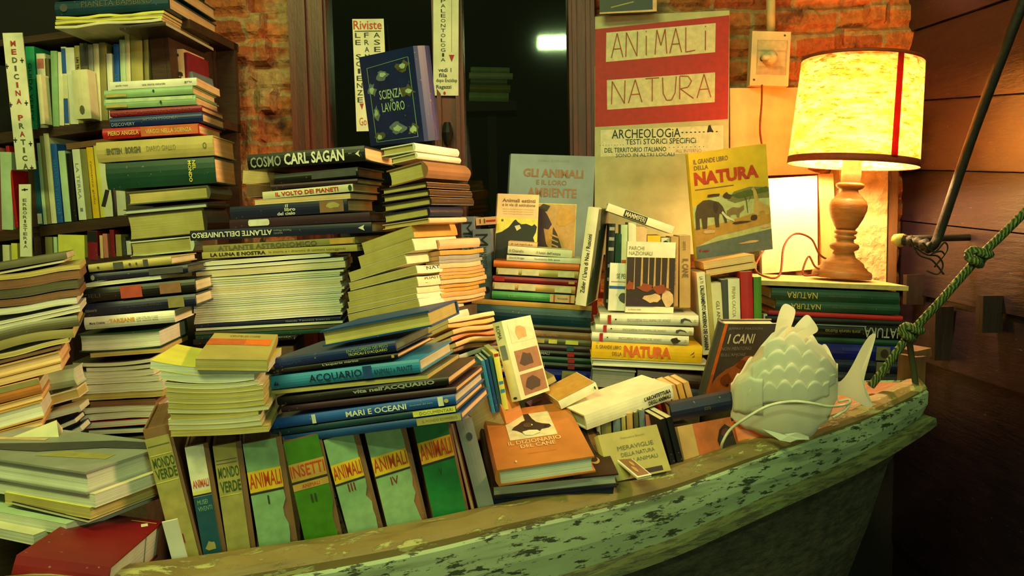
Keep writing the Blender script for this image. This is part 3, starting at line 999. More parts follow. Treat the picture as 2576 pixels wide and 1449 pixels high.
PAINT = paint_mat('peeling_green_paint', (160, 178, 142), (50, 60, 44), .560, .590, (4.5, 17, 17))
RAIL = paint_mat('worn_rail_wood', (132, 112, 62), (168, 164, 104), .54, .60, (3, 9, 9), (70, 54, 34))
RUB = paint_mat('rubbing_strake_wood', (92, 98, 62), (58, 60, 42), .50, .60, (3, 16, 16), (90, 116, 76))
HULL = paint_mat('grimy_hull_paint', (78, 76, 58), (40, 40, 32), .40, .62, (5, 12, 12), (40, 44, 32), .8)


def sweep(path, secs, name, mat, flip=1.0):
    vs, fs = [], []
    n = len(path); m_ = None
    for i, p in enumerate(path):
        t = path[min(i + 1, n - 1)] - path[max(i - 1, 0)]; t.z = 0; t.normalize()
        nrm = V((t.y, -t.x, 0)) * flip
        prof = secs(i / (n - 1), i)
        m_ = len(prof)
        for (o_, z_, back_) in prof:
            vs.append(p + nrm * o_ + V((0, 0, z_)) - ax * back_)
    for i in range(n - 1):
        for k_ in range(m_):
            k2 = (k_ + 1) % m_
            fs.append((i * m_ + k_, i * m_ + k2, (i + 1) * m_ + k2, (i + 1) * m_ + k_))
    fs.append(tuple(range(m_))); fs.append(tuple((n - 1) * m_ + q for q in range(m_)))
    return mesh_obj(name, vs, fs, mat, boat, M=Mb)


HS = lambda s: .142 - .092 * s
RW = lambda s: .044 - .018 * s
wv_ = lambda i, a=1.0: a * .0025 * math.sin(i * 1.3) + a * .002 * math.sin(i * .41)
sweep(near, lambda s, i: [(-.012, 0, 0), (RW(s) * .5, .003 + wv_(i), 0), (RW(s), -.006, 0), (RW(s) + .006, -.014, 0), (RW(s) + .005, -.030 + .012 * s, 0), (-.012, -.030 + .012 * s, 0)], 'gunwale', RAIL)
sweep(near, lambda s, i: [(RW(s) + .001, -.024 + .01 * s, 0), (RW(s) + .009, -.034 + .012 * s, 0), (RW(s) + .008, -.02 - HS(s) * .6, 0), (RW(s) - .002, -.03 - HS(s), .01 * s), (RW(s) - .028, -.03 - HS(s), .01 * s), (RW(s) - .022, -.03, 0)], 'side_strake', PAINT)
sweep(near + [near[-1] + ax * .012], lambda s, i: [(RW(s) - .02, -.024 - HS(s), .0), (RW(s) + .024, -.028 - HS(s), .0), (RW(s) + .026, -.044 - HS(s), .0), (RW(s) + .004, -.056 - HS(s), .0), (RW(s) - .02, -.056 - HS(s), .0)], 'rubbing_strake', RUB)
rk = lambda s: max(0, (s - .45) / .55) ** 1.5
sweep(near, lambda s, i: [(RW(s), -.05 - HS(s), .03 * rk(s)), (RW(s) - .01, -.12 - HS(s), .10 * rk(s)), (RW(s) - .03, -.26 - HS(s), .135 * rk(s)), (RW(s) - .09, -.5, .145 * rk(s)), (RW(s) - .22 + .1 * rk(s), -.78, .16 * rk(s)), (RW(s) - .32 + .2 * rk(s), -.90, .17 * rk(s)),
                          (RW(s) - .34 + .2 * rk(s), -.90, .18 * rk(s)), (RW(s) - .12, -.5, .165 * rk(s)), (RW(s) - .05, -.26, .155 * rk(s)), (RW(s) - .03, -.05 - HS(s), .04 * rk(s))], 'hull_planking', HULL)
sweep([bow] + far, lambda s, i: [(-.01, 0, 0), (.022, -.004, 0), (.024, -.05, .02 * (1 - s)), (.0, -.3, .24 * (1 - s) + .03), (-.06, -.7, .34 * (1 - s)), (-.08, -.7, .36 * (1 - s)), (-.03, -.3, .26 * (1 - s) + .03), (-.01, -.05, .03 * (1 - s))], 'far_side', PAINT)
# deck inside, and the little foredeck lit by the lamp
fd = [near[i] + V((-.004, .01, -.006)) for i in range(len(near) - 17, len(near))]
fb = [far[k_] + V((0, -.008, -.002)) for k_ in range(0, 9)]
ring = fd + fb
vs = [V(p) for p in ring] + [V(p) - V((0, 0, .014)) for p in ring]
nr = len(ring)
mesh_obj('foredeck', vs, [tuple(range(nr)), tuple(range(2 * nr - 1, nr - 1, -1))] + [(i, (i + 1) % nr, (i + 1) % nr + nr, i + nr) for i in range(nr)], wood_mat('bare_deck_wood', (176, 116, 62), (140, 84, 44), (1, 9, 4), .6), boat, M=Mb)
inner = [near[i] + V((0, .05, 0)) for i in range(0, len(near) - 4, 4)]
outer = [far[k_] + V((0, -.05, 0)) for k_ in range(len(far) - 1, -1, -4)]
ring = [V((p.x, p.y, .32)) for p in inner] + [V((p.x, p.y, .32)) for p in reversed(outer)]
nr = len(ring)
vs = ring + [p - V((0, 0, .03)) for p in ring]
mesh_obj('deck', vs, [tuple(range(nr)), tuple(range(2 * nr - 1, nr - 1, -1))] + [(i, (i + 1) % nr, (i + 1) % nr + nr, i + nr) for i in range(nr)], wood_mat('deck_boards', (84, 66, 44), (60, 46, 32), (1, 9, 4), .7), boat, M=Mb)
mesh_obj('stem_post', *obox(P(2297, 1050, 1.78), V((1, .35, 0)).normalized(), V((.02, 0, 1)), V((-.35, 1, 0)).normalized(), .030, .135, .05), wood_mat('stem_wood', (120, 78, 46), (74, 48, 32), (5, 5, .8), .6), boat, M=Mb)
mesh_obj('stem_block', *obox(P(2306, 906, 1.80), V((1, .35, .1)).normalized(), V((-.1, 0, 1)).normalized(), V((-.35, 1, 0)).normalized(), .045, .02, .05), wood_mat('stem_wood', (120, 78, 46), (74, 48, 32), (5, 5, .8), .6), boat, M=Mb)
mesh_obj('keel', *obox(Mb @ V((-1.2, .25, .0)), ax, V((0, 0, 1)), V((0, 0, 1)).cross(ax), 1.9, .32, .12), HULL, boat, M=Mb)
# ------------------------------------------------------------------ the bookcase on the left
plA = Plane(250, 300, 2.10, -4)
BCW = wood_mat('dark_bookcase_wood', (74, 44, 24), (50, 28, 16), (1, 5, 6), .55)
ctrA = plA.at(200, 640); ctrA.z = 0
bc = empty('bookcase', Matrix.Translation(ctrA), 'dark wooden bookcase leaning to the right at the left edge', 'bookcase')
MA = Matrix.Translation(ctrA)


def bpart(name, TL, TR, h, d, back=0.0, mat=None):
    a, b = plA.at(*TL), plA.at(*TR)
    R = (b - a).normalized(); U = R.cross(plA.D)
    th = h * 2.1 / FPX
    mesh_obj(name, *obox(a - U * th + plA.D * back, R, U, plA.D, (b - a).length, th, d), mat or BCW, bc, M=MA)


bpart('top_board', (-120, 116), (424, 44), 16, .27)
bpart('shelf_board', (-120, 350), (420, 278), 26, .25)
bpart('shelf_board', (-120, 596), (420, 529), 26, .25)
bpart('shelf_board', (-120, 690), (420, 622), 22, .25)


def upright(xt, yt, xb, yb, w, d, name='upright', back=0.0, floor=True):
    TL, BL = plA.at(xt, yt), plA.at(xb, yb)
    U = (TL - BL).normalized(); D = plA.D; R = D.cross(U)
    wm = w * 2.1 / FPX
    vs, f = obox(BL, R, U, D, wm, (TL - BL).length, d)
    if floor:
        for q in (0, 1, 2, 3):
            t = vs[q].z / U.z; vs[q] = vs[q] - U * t
    mesh_obj(name, [v + D * back for v in vs], f, BCW, bc, M=MA)


upright(372, 52, 408, 470, 38, .035)
upright(410, 60, 444, 470, 10, .27)
upright(62, 330, 84, 600, 19, .25)
a, b = plA.at(-120, 100), plA.at(424, 44)
vs, f = obox(V((a.x, a.y, 0)) + plA.D * .252, plA.R, V((0, 0, 1)), plA.D, (b - a).length, b.z, .012)
mesh_obj('back_panel', vs, f, BCW, bc, M=MA)
# the end of the bookcase, a small compartment open to the right
a = plA.at(424, 50)
e0 = a + plA.D * .0
mesh_obj('end_board', *obox(e0 - V((0, 0, .022)), plA.D, V((0, 0, 1)), plA.R, .30, .022, .055), BCW, bc, M=MA)
mesh_obj('end_board', *obox(e0 - V((0, 0, .25)), plA.D, V((0, 0, 1)), plA.R, .30, .022, .055), BCW, bc, M=MA)
mesh_obj('end_panel', *obox(e0 + plA.D * .27 - V((0, 0, .25)), plA.R, V((0, 0, 1)), plA.D, .055, .25, .02), BCW, bc, M=MA)
mesh_obj('end_post', *obox(V((e0.x, e0.y, 0)) + plA.D * .27, plA.R, V((0, 0, 1)), plA.D, .05, e0.z - .25, .02), BCW, bc, M=MA)
pe = Plane(432, 150, 2.1, -4)
for i, (x0, x1, yt, key, lab) in enumerate(((426, 447, 118, 'peach', 'cream book with dark bird mark at the right end of the bookcase'), (449, 458, 126, 'crimson', 'dark red book beside the cream one at the bookcase end'),
                                            (460, 470, 176, 'bluegrey', 'low grey book at the right end of the bookcase'))):
    bkk = standing(pe, x0, yt, x0 + 5, 203, x1 - x0, .12, 'sS', back=.03, cover=key, pages='page', label=lab, cat='book', group='books at the bookcase end', name='paperback_book', soft=True)
    if i == 0:
        bkk.polys([blob(.5, .25, .35, .07, 9, .3, 4), blob(.35, .12, .3, .04, 7, .3, 5), blob(.3, .82, .2, .05, 6, .3, 8)], 'dbrown', 'spine_mark', 1)

# top of the bookcase: big books overhead
plT = Plane(420, 20, 1.98, -1)
tt = stack(plT, [(139, -34, 420, -58, 36, 'S', 'dgreen', 'opage', 'green cloth book topmost on the bookcase cut by the upper edge', dict(full=True, d=.30)),
                 (139, 5, 424, -12, 35, 'S', 'dteal', 'opage', 'large dark green book with faint gold spine on top of the bookcase', dict(full=True, d=.30))], 'bookcase top', 'books on top of the bookcase')
tt[1].polys([blob(.08, .5, .035, .3, 10)], 'dgrey', 'spine_emblem', 1); tt[1].text('PIANETA BAMBINO', .24, .86, .45, .85, 'mold', px=False)
for i in range(4):
    b_ = lying(plT, 141 - i, 44 + i * 7, 412 - 2 * i, 27 + i * 6.5, 6.5, .29, 'S', cover=['lyellow', 'khaki', 'lyellow', 'cream'][i], pages='opage', soft=True, name='magazine', wob=.006,
               label=f"wavy yellowish magazine, {ORD[i]} of four under the dark green book on the bookcase", cat='magazine', group='wavy magazines on the bookcase')
lying(plT, 300, 66, 416, 54, 10, .30, 'S', cover='dbrown', pages='page', soft=True, label='white-edged pamphlet lying lowest on the bookcase top', cat='book', name='paperback_book', group='books on top of the bookcase')

bookrow = 'on the top bookcase shelf'
r1 = row(plA, ((75, 325), (385, 287)), [
    (63, 117, 72, 24, 'jgreen', 'tall bright green book beside the lettered strip', dict(full=True)), (91, 135, 102, 22, 'ivory', 'cream paperback with bold black spine letters', dict(full=True)),
    (112, 147, 121, 10, 'mold', 'thin olive brown paperback'), (127, 128, 133, 17, 'lgreen', 'pale green paperback'), (145, 131, 150, 12, 'ivory', 'narrow ivory paperback'),
    (153, 118, 163, 13, 'cream', 'cream paperback with blue spine blocks'), (165, 120, 177, 22, 'white', 'wide white paperback'), (187, 115, 198, 13, 'khaki', 'khaki paperback with dark spine letters'),
    (200, 109, 211, 19, 'mold', 'olive paperback with dark top label'), (220, 112, 230, 13, 'grey', 'grey paperback'), (234, 110, 243, 14, 'cream', 'tall cream paperback'), (249, 107, 257, 16, 'olive', 'olive paperback'),
    (267, 135, 275, 14, 'white', 'short white paperback'), (285, 111, 291, 14, 'blue', 'narrow blue paperback'), (300, 100, 307, 14, 'pgreen', 'pale green tall paperback'), (313, 75, 321, 12, 'cream', 'cream book rising above its neighbours'),
    (327, 77, 335, 30, 'khaki', 'broad yellowish hardback'), (361, 95, 367, 11, 'olive', 'narrow olive book')], bookrow, 'books on the upper shelf of the bookcase')
r1[1].text('CONOSCERE GLI ALTRI', .2, .8, .12, .68, 'ink', -90, .03, px=False); r1[1].rect(.1, .9, .80, .93, 'pink')
r1[5].rect(.06, .94, .66, .98, 'blue'); r1[5].rect(.06, .94, .02, .34, 'blue')
r1[7].text('UN TRATTATO DI PACE', .25, .8, .30, .85, 'ink', -90, .02, px=False)
r1[8].rect(.05, .95, .72, .96, 'dgrey')
r1[13].text('scienze', .2, .8, .2, .6, 'sky', -90, px=False)
r1[0].text('GUIDA VERDE', .3, .7, .1, .8, 'dgreen', -90, px=False)
r1[16].text('ZELIO', .35, .65, .1, .35, 'ink', -90, .02, px=False)
lb = row(plA, ((75, 322), (385, 284)), [(203, 184, 214, 42, 'cream', 'wide short cream book standing in front of the upper shelf row', dict(full=True, d=.035, back=-.04)),
                                        (114, 194, 124, 12, 'cream', 'small cream booklet in front of the upper shelf row', dict(full=True, d=.03, back=-.035))], '', 'books on the upper shelf of the bookcase')
lb[0].polys([blob(.5, .18, .16, .1, 8)], 'mold', 'spine_emblem', 1)
r2 = row(plA, ((90, 567), (312, 540)), [
    (83, 405, 96, 13, 'teal', 'teal book with white foot'), (92, 360, 110, 9, 'pgreen', 'thin pale green book'), (99, 342, 119, 10, 'olive', 'grey olive book'), (109, 336, 130, 14, 'cream', 'tall cream book'),
    (127, 362, 144, 16, 'blue', 'blue book with faint lettering'), (146, 380, 163, 18, 'pgreen', 'pale green book'), (166, 386, 180, 15, 'black', 'black book'), (181, 376, 199, 20, 'white', 'white book with small grey square'),
    (203, 375, 218, 15, 'olive', 'olive book'), (217, 371, 235, 17, 'yellow', 'bright yellow book'), (235, 367, 254, 11, 'lyellow', 'narrow pale yellow book'), (247, 386, 264, 30, 'ivory', 'broad ivory book'),
    (285, 380, 296, 24, 'white', 'white book behind the black ribbon')], 'on the middle bookcase shelf', 'books on the middle shelf of the bookcase')
r2[0].rect(.05, .95, .02, .18, 'white'); r2[7].rect(.35, .7, .12, .17, 'bluegrey'); r2[4].text('SELLERIO EDITORE', .3, .75, .1, .8, 'sky', -90, px=False)
r2[9].text('romanzo giallo', .3, .7, .2, .8, 'olive', -90, px=False); r2[7].text('LA TERRA', .3, .7, .3, .8, 'grey', -90, px=False)
lying(plA, 165, 362, 300, 344, 14, .13, 'F', cover='dorange', pages='lbrown', label='orange brown book lying across the middle shelf row', cat='book', name='paperback_book', soft=True, group='books on the middle shelf of the bookcase')
r2b = row(plA, ((0, 578), (56, 571)), [(-22, 370, -18, 16, 'pink', 'pinkish book at the very edge'), (0, 382, 5, 30, 'pgreen', 'broad pale green book'), (14, 367, 38, 9, 'red', 'orange red book leaning behind the strip', dict(back=.0)), ],
          'beyond the bookcase upright', 'books on the middle shelf of the bookcase')
r3 = row(plA, ((105, 668), (330, 640)), [
    (113, 596, 116, 19, 'olive', 'olive book'), (134, 596, 137, 9, 'pgreen', 'thin greenish book'), (146, 590, 148, 70, 'lyellow', 'very thick yellowed book'), (220, 580, 222, 26, 'crimson', 'dark red book with black top'), (250, 592, 253, 8, 'peach', 'thin peach book'),
    (258, 588, 262, 12, 'pink', 'pink book'), (275, 578, 279, 12, 'crimson', 'crimson book'), (290, 590, 293, 15, 'khaki', 'khaki book'), (307, 596, 309, 9, 'dgrey', 'thin dark book'), (317, 606, 320, 12, 'white', 'white book beside the pages')],
         'on the lowest bookcase shelf', 'books on the lowest shelf of the bookcase')
r3[3].rect(.02, .98, .62, .98, 'black')
row(plA, ((0, 668), (60, 660)), [(6, 616, 8, 18, 'cream', 'small cream book top'), (28, 612, 30, 16, 'lyellow', 'small yellowish book top')], 'low beyond the bookcase upright', 'books on the lowest shelf of the bookcase')
# lettered strips hanging on the bookcase
mp = sheet('paper_sign', [(2, 83), (60, 82), (86, 424), (46, 428)], 2.03, 'ivory', 'white strip lettered MEDICINA PRATICA hanging on the bookcase', 'sign', 'lettered strips on the bookcase', roll=4)
vs_, fs_, vr, fr = [], [], [], []
for i, ch in enumerate('MEDICINA PRATICA'):
    if ch == ' ':
        continue
    a_, f_ = text_shape(ch, .03)
    red_ = i in (0, 1, 5, 6, 7, 9, 11)
    L_, F_ = (vr, fr) if red_ else (vs_, fs_)
    k_ = len(L_); nw = .4 if ch == 'I' else 1
    L_ += [(.36 + .26 * (.5 + (x - .5) * nw), .955 - .06 * (i + 1) + .04 * y + .008) for x, y in a_]; F_ += [tuple(q + k_ for q in t) for t in f_]
mp.put(vr, fr, (176, 60, 44), 'lettering', 2); mp.put(vs_, fs_, 'mold', 'lettering', 2)
crosses = []
for cx, cy in ((.06, .76), (.86, .80), (.05, .48), (.86, .49), (.1, .22), (.86, .19), (.8, .01)):
    crosses += [[(cx - .09, cy - .004), (cx + .09, cy - .004), (cx + .09, cy + .004), (cx - .09, cy + .004)], [(cx - .03, cy - .018), (cx + .03, cy - .018), (cx + .012, cy + .02), (cx - .012, cy + .02)]]
mp.polys(crosses, 'ink', 'ink_ornament', 2)
mp2 = sheet('paper_sign', [(45, 464), (79, 463), (78, 645), (53, 646)], 2.03, 'ivory', 'narrow white strip with small letters pinned to the bookcase upright', 'sign', 'lettered strips on the bookcase')
column(mp2, 'ERBORISTERIA', .32, .66, .80, .058, 'mold')
mp2.polys([[(.25, .915), (.78, .92), (.78, .935), (.25, .93)], blob(.5, .925, .1, .02, 6)], 'ink', 'ink_ornament', 2)

# ------------------------------------------------------------------ B: tall pile against the bookcase
plBk = Plane(510, 400, 1.84, 3)
WB = 'tall pile beside the bookcase'
B = stack(plBk, [
    (276, 207, 494, 195, 20, 'S', 'white', 'opage', 'white paperback with small black spine letters', dict(soft=True)),
    (262, 228, 484, 215, 21, 'S', 'lgreen', 'opage', 'mottled green book'), (262, 251, 492, 239, 24, 'S', 'lgreen', 'opage', 'mottled green book with pale top stripe'),
    (276, 279, 507, 264, 16, 'S', 'crimson', 'opage', 'red hardback'), (276, 297, 508, 281, 27, 'S', 'dblue', 'opage', 'dark blue hardback'),
    (258, 323, 499, 309, 28, 'S', 'red', 'opage', 'red and orange book, yellow letters'),
    (242, 359, 535, 340, 51, 'S', 'khaki', 'opage', 'thick cream green book', dict(rough=.6)),
    (265, 412, 538, 395, 66, 'S', 'dgreen', 'opage', 'very thick dark green book', dict(bulge=.004)),
    (318, 483, 522, 466, 34, 'HR', 'mold', 'ypage', 'brown book showing olive page edges'), (310, 528, 520, 509, 13, 'HR', 'dbrown', 'wpage', 'thin white-paged book'),
    (316, 542, 511, 523, 65, 'HR', 'dbrown', 'ypage', 'thick book showing its pale page edges', dict(bulge=.006)), (324, 609, 480, 594, 38, 'HR', 'white', 'ypage', 'book with silvery spine edge')],
    WB, 'books in the tall pile beside the bookcase', d=.17)
B[0].text('paolo rossi', 292, 322, .3, .62, 'ink'); B[0].text('una storia naturale', 358, 416, .3, .6, 'ink'); B[0].text('gru', 464, 482, .3, .6, 'ink')
B[1].rect(.02, .25, .12, .5, 'khaki'); B[2].rect(.02, .25, .1, .42, 'khaki'); B[1].poly(blob(.56, .6, .012, .2), 'dgreen'); B[2].poly(blob(.62, .4, .012, .2), 'dgreen')
B[2].rect(.02, .97, .6, .97, 'pgreen', layer=1)
B[3].text('IL PAPPAGALLO', .03, .3, .2, .7, (140, 60, 50), px=False); B[3].text('LA DIMENSIONE ASTRONOMICA', .36, .9, .25, .65, (140, 60, 50), px=False)
B[4].text('DISCOVERY', .02, .27, .12, .42, (150, 160, 170), px=False); B[4].text('SIMON MOENER', .36, .74, .5, .78, (120, 136, 150), px=False)
B[5].rect(.40, .998, .04, .96, 'dorange'); B[5].text('PIERO ANGELA', .06, .38, .28, .68, 'gold', px=False, bold=.02); B[5].text('VIAGGI NELLA SCIENZA', .45, .93, .28, .68, 'gold', px=False, bold=.02)
B[6].text('EINSTEIN', .09, .22, .36, .66, 'mold', px=False, bold=.04); B[6].text('BORGHI', .25, .38, .36, .68, 'mold', px=False, bold=.04); B[6].text('DIARIO GIALLO', .43, .68, .40, .66, 'olive', px=False)
B[6].poly(blob(.93, .5, .016, .16), 'mold', 'publisher_emblem', 1); B[6].poly(blob(.93, .5, .010, .1), 'khaki', 'publisher_emblem', 2)
B[7].text('NEL\nMONDO', .76, .83, .10, .92, 'lyellow', -90, .02, px=False)
for pts in ([(272, 478), (268, 496), (262, 520)], [(286, 477), (290, 510), (292, 545)]):
    mesh_obj('ribbon_bookmark', *tube([plBk.at(*q) - plBk.D * .004 for q in pts], .0045, 5), flat_mat('black'), B[7].root, M=B[7].M)
riser(plBk, 330, 480, 636, .15)

# ------------------------------------------------------------------ C: narrow pile below it
plC = Plane(400, 830, 1.52, 6)
WC = 'narrow pile of thick books under it'
WC = 'narrow pile left of the magazines'
C_ = stack(plC, [
    (222, 666, 430, 645, 19, 'S', 'khaki', 'page', 'cream book with dark spine pattern'), (226, 690, 472, 667, 19, 'S', 'navy', 'mold', 'dark navy book'), (208, 714, 404, 692, 10, 'F', 'white', 'wpage', 'thin white paperback', dict(soft=True)),
    (192, 730, 490, 702, 33, 'S', 'black', 'page', 'black book with red spine square'), (203, 767, 491, 739, 31, 'S', 'navy', 'page', 'blackish blue book'),
    (212, 799, 438, 780, 31, 'S', 'white', 'page', 'white book with orange title'), (196, 841, 402, 828, 46, 'F', 'dgreen', 'wpage', 'thick smooth white-paged book', dict(bend=.002)),
    (226, 889, 406, 876, 11, 'F', 'tan', 'ypage', 'beige book', dict(soft=True)), (182, 911, 376, 901, 11, 'F', 'dbrown', 'wpage', 'curved white magazine', dict(soft=True, bend=.004)), (216, 925, 384, 914, 11, 'F', 'mold', 'wpage', 'greenish paperback', dict(soft=True, bend=.002)),
    (197, 938, 386, 926, 15, 'F', 'cream', 'wpage', 'bowed white paperback', dict(soft=True, bend=.003, wob=.003)), (199, 954, 400, 942, 15, 'F', 'white', 'wpage', 'rippled white paperback', dict(soft=True, bend=.002, wob=.003)),
    (195, 971, 410, 958, 22, 'F', 'cream', 'wpage', 'thick white paperback', dict(soft=True, bend=.002, wob=.003)), (179, 995, 410, 981, 15, 'F', 'khaki', 'ypage', 'yellowish paperback', dict(soft=True, bend=.002, wob=.003)),
    (226, 1012, 390, 1004, 15, 'F', 'lbrown', 'lbrown', 'brownish paperback', dict(soft=True)), (196, 1029, 406, 1017, 15, 'F', 'cream', 'wpage', 'whitish paperback', dict(soft=True, wob=.003)),
    (200, 1046, 410, 1031, 16, 'F', 'cream', 'wpage', 'greyish white paperback', dict(soft=True, wob=.003)), (207, 1064, 410, 1049, 16, 'F', 'red', 'wpage', 'white-paged paperback with reddish back', dict(soft=True)),
    (222, 1082, 360, 1075, 13, 'F', 'dgreen', 'wpage', 'thin white book, green back', dict(soft=True)), (162, 1114, 374, 1098, 28, 'F', 'mold', 'ypage', 'wide olive book at the foot')],
    WC, 'books in the narrow pile left of the magazines', d=.17)
C_[0].rect(.30, .42, .05, .95, 'dgrey'); C_[0].rect(.66, .72, .05, .95, 'dgrey'); C_[0].polys([blob(.12, .5, .015, .15), blob(.5, .5, .015, .2), blob(.58, .5, .01, .2)], 'dgrey')
C_[1].rect(.60, .95, .1, .9, 'dgrey'); C_[1].poly(blob(.03, .5, .02, .35), 'grey')
C_[3].rect(.37, .55, .04, .97, (176, 70, 50)); C_[3].rect(.70, .88, .1, .9, 'lbrown'); C_[3].text('CIELI', .05, .2, .3, .6, 'dgrey', px=False)
C_[4].rect(.76, .90, .05, .9, 'olive'); C_[4].text('dizionario', .04, .14, .35, .6, 'grey', px=False); C_[4].text('LE MACCHINE SEMPLICI', .4, .7, .4, .6, 'dgrey', px=False)
C_[5].text('Maria Cristina', .06, .23, .40, .58, 'ink', px=False, bold=.02); C_[5].text('TARZANE', .28, .56, .42, .72, (232, 160, 60), px=False, bold=.04)
for i, s in enumerate(('I segni delle alte correnti', 'guida per bambini e adulti', 'una visione laica')):
    C_[5].text(s, .58, .82, .62 - i * .13, .72 - i * .13, 'ink', px=False, bold=.01)
riser(plC, 180, 360, 1142, .15)

# ------------------------------------------------------------------ D: sagging pile at the left edge
plD = Plane(120, 850, 1.33, 24)
WD = 'sagging pile at the left edge'
D_ = stack(plD, [
    (-60, 672, 166, 634, 18, 'S', 'mold', 'page', 'dark glossy album', dict(soft=True)), (-60, 694, 160, 653, 8, 'F', 'black', 'page', 'thin black folder', dict(soft=True)), (-60, 704, 200, 664, 14, 'F', 'khaki', 'ypage', 'sheaf of cream papers', dict(soft=True, wob=.006)),
    (-60, 720, 200, 680, 22, 'F', 'lbrown', 'lbrown', 'crumpled brown sheaf', dict(soft=True, wob=.006)), (-60, 743, 194, 704, 22, 'F', 'mold', 'mold', 'crumpled olive sheaf', dict(soft=True, wob=.006)),
    (-60, 768, 200, 728, 18, 'F', 'lbrown', 'lbrown', 'dark brown wrinkled sheaf', dict(soft=True, wob=.006)), (-60, 788, 192, 747, 18, 'F', 'grey', 'wpage', 'grey green magazine', dict(soft=True, wob=.006)),
    (-60, 822, 200, 766, 8, 'F', 'white', 'wpage', 'thin white-edged magazine', dict(soft=True)), (-60, 832, 201, 775, 9, 'F', 'cream', 'wpage', 'cream magazine', dict(soft=True)),
    (-60, 848, 192, 788, 30, 'S', 'mold', 'ypage', 'olive book with worn spine', dict(wob=.006)), (-60, 884, 180, 824, 24, 'S', 'olive', 'ypage', 'bowed olive paperback', dict(soft=True, wob=.006, bend=-.004)),
    (-60, 908, 172, 850, 12, 'F', 'cream', 'ypage', 'cream paperback', dict(soft=True, wob=.006)), (-60, 921, 152, 868, 10, 'F', 'dbrown', 'lbrown', 'dark brown paperback', dict(soft=True)),
    (-60, 934, 150, 882, 32, 'F', 'tan', 'opage', 'thick book with ochre pages'), (-60, 968, 152, 914, 18, 'F', 'ochre', 'opage', 'ochre paged paperback', dict(soft=True)),
    (-60, 960 + 28, 96, 950, 42, 'S', 'kraft', 'page', 'brown orange book with torn spine'), (-60, 1034, 106, 989, 17, 'F', 'ochre', 'opage', 'thin ochre book'),
    (-60, 1052, 102, 1008, 46, 'F', 'ochre', 'wpage', 'thick white-paged book'), (-60, 1100, 106, 1056, 15, 'F', 'ochre', 'opage', 'ochre board-backed book')], WD, 'papers and books in the sagging pile at the left edge', d=.15)
D_[15].rect(.0, 1, .62, .98, 'olive')
riser(plD, -55, 60, 1150, .15)
plD2 = Plane(150, 1000, 1.44, 14)
D2 = stack(plD2, [(84, 944, 186, 926, 46, 'S', 'pgreen', 'wpage', 'rounded pale green book', dict(bulge=.012)), (107, 1000, 193, 976, 26, 'F', 'cream', 'ypage', 'pale yellowish book'), (107, 1045, 200, 1020, 15, 'F', 'cream', 'wpage', 'thin whitish book', dict(soft=True)),
                  (142, 1071, 187, 1052, 15, 'F', 'black', 'wpage', 'small white-paged book in black covers'), (150, 1096, 200, 1070, 20, 'F', 'dteal', 'wpage', 'small white-paged book in dark covers')],
           'short pile behind the sagging one', 'books squeezed between the left piles', d=.06)
riser(plD2, 150, 196, 1122, .05)
b_ = faceout([(-30, 1122), (141, 1058), (152, 1117), (-30, 1190)], 1.24, .02, 'cL', lean=30, yaw=20, cover='cream', pages='page', label='cream booklet with faint green patch tilted under the left edge pile', cat='book', name='paperback_book', soft=True)
b_.poly(blob(.62, .5, .08, .12, 9, .3), 'lgreen')

# ------------------------------------------------------------------ E: heap in the bottom left corner
plE = Plane(216, 1230, 1.06, -20)


def corner(x, y, h, dx, yl, d, cover, pages, lab, back=0.0, soft=True, px=216, **kw):
    return lying(Plane(x, y, 1.06, -24), dx, yl, x, y, h, d, 'F', cover=cover, pages=pages, label=lab, cat=kw.pop('cat', 'book'), group='books heaped in the bottom left corner', soft=soft, name='paperback_book' if soft else 'hardback_book', **kw)


WE = 'of the heap in the bottom left corner'
e1 = corner(214, 1188, 50, -160, 1132, .15, 'grey', 'wpage', f'big book with grey swirled cover topmost {WE}', soft=False)
e1.poly([(.1, .15), (.5, .3), (.75, .62), (.98, .75), (.98, .95), (.7, .86), (.4, .55), (.1, .3)], 'dgrey', which='top'); e1.poly([(.55, .2), (.92, .35), (.9, .5), (.62, .42)], 'khaki', which='top', layer=1)
e1.poly([(.05, .45), (.35, .62), (.33, .7), (.05, .55)], 'peach', which='top', layer=1)
corner(238, 1243, 30, -160, 1188, .14, 'cream', 'wpage', f'white paperback second from the top {WE}')
corner(226, 1277, 27, 10, 1238, .15, 'lyellow', 'ypage', f'yellowish paperback third from the top {WE}')
corner(222, 1308, 8, 30, 1262, .16, 'black', 'page', f'thin black book in the middle {WE}')
e5 = corner(166, 1318, 26, -160, 1258, .18, 'pgreen', 'wpage', f'pale magazine with green letters {WE}', cat='magazine')
e5.poly([(.55, .3), (.75, .34), (.9, .5), (.88, .54), (.72, .42), (.55, .38)], 'egreen', which='top')
corner(84, 1346, 24, -160, 1296, .24, 'cream', 'wpage', f'cream magazine lowest above the red book {WE}', cat='magazine')
rb = faceout([(40, 1392), (215, 1290), (408, 1306), (280, 1430)], 1.05, .052, 'cL', lean=62, yaw=-40, cover=(122, 16, 24), pages='wpage', label='thick red book with white page edges at the bottom left corner', cat='book')
mesh_obj('leaning_strip', *obox(P(437, 1425, 1.10), V((.9, .3, .1)).normalized(), V((-.1, -.2, 1)).normalized(), V((-.3, .9, .1)).normalized(), .02, .07, .003), cover_mat('white'), None)
tag(bpy.data.objects['leaning_strip'], 'white paper slip standing between the red book and the encyclopedias', 'paper'); bpy.data.objects['leaning_strip'].name = 'paper_slip'
RB = rb

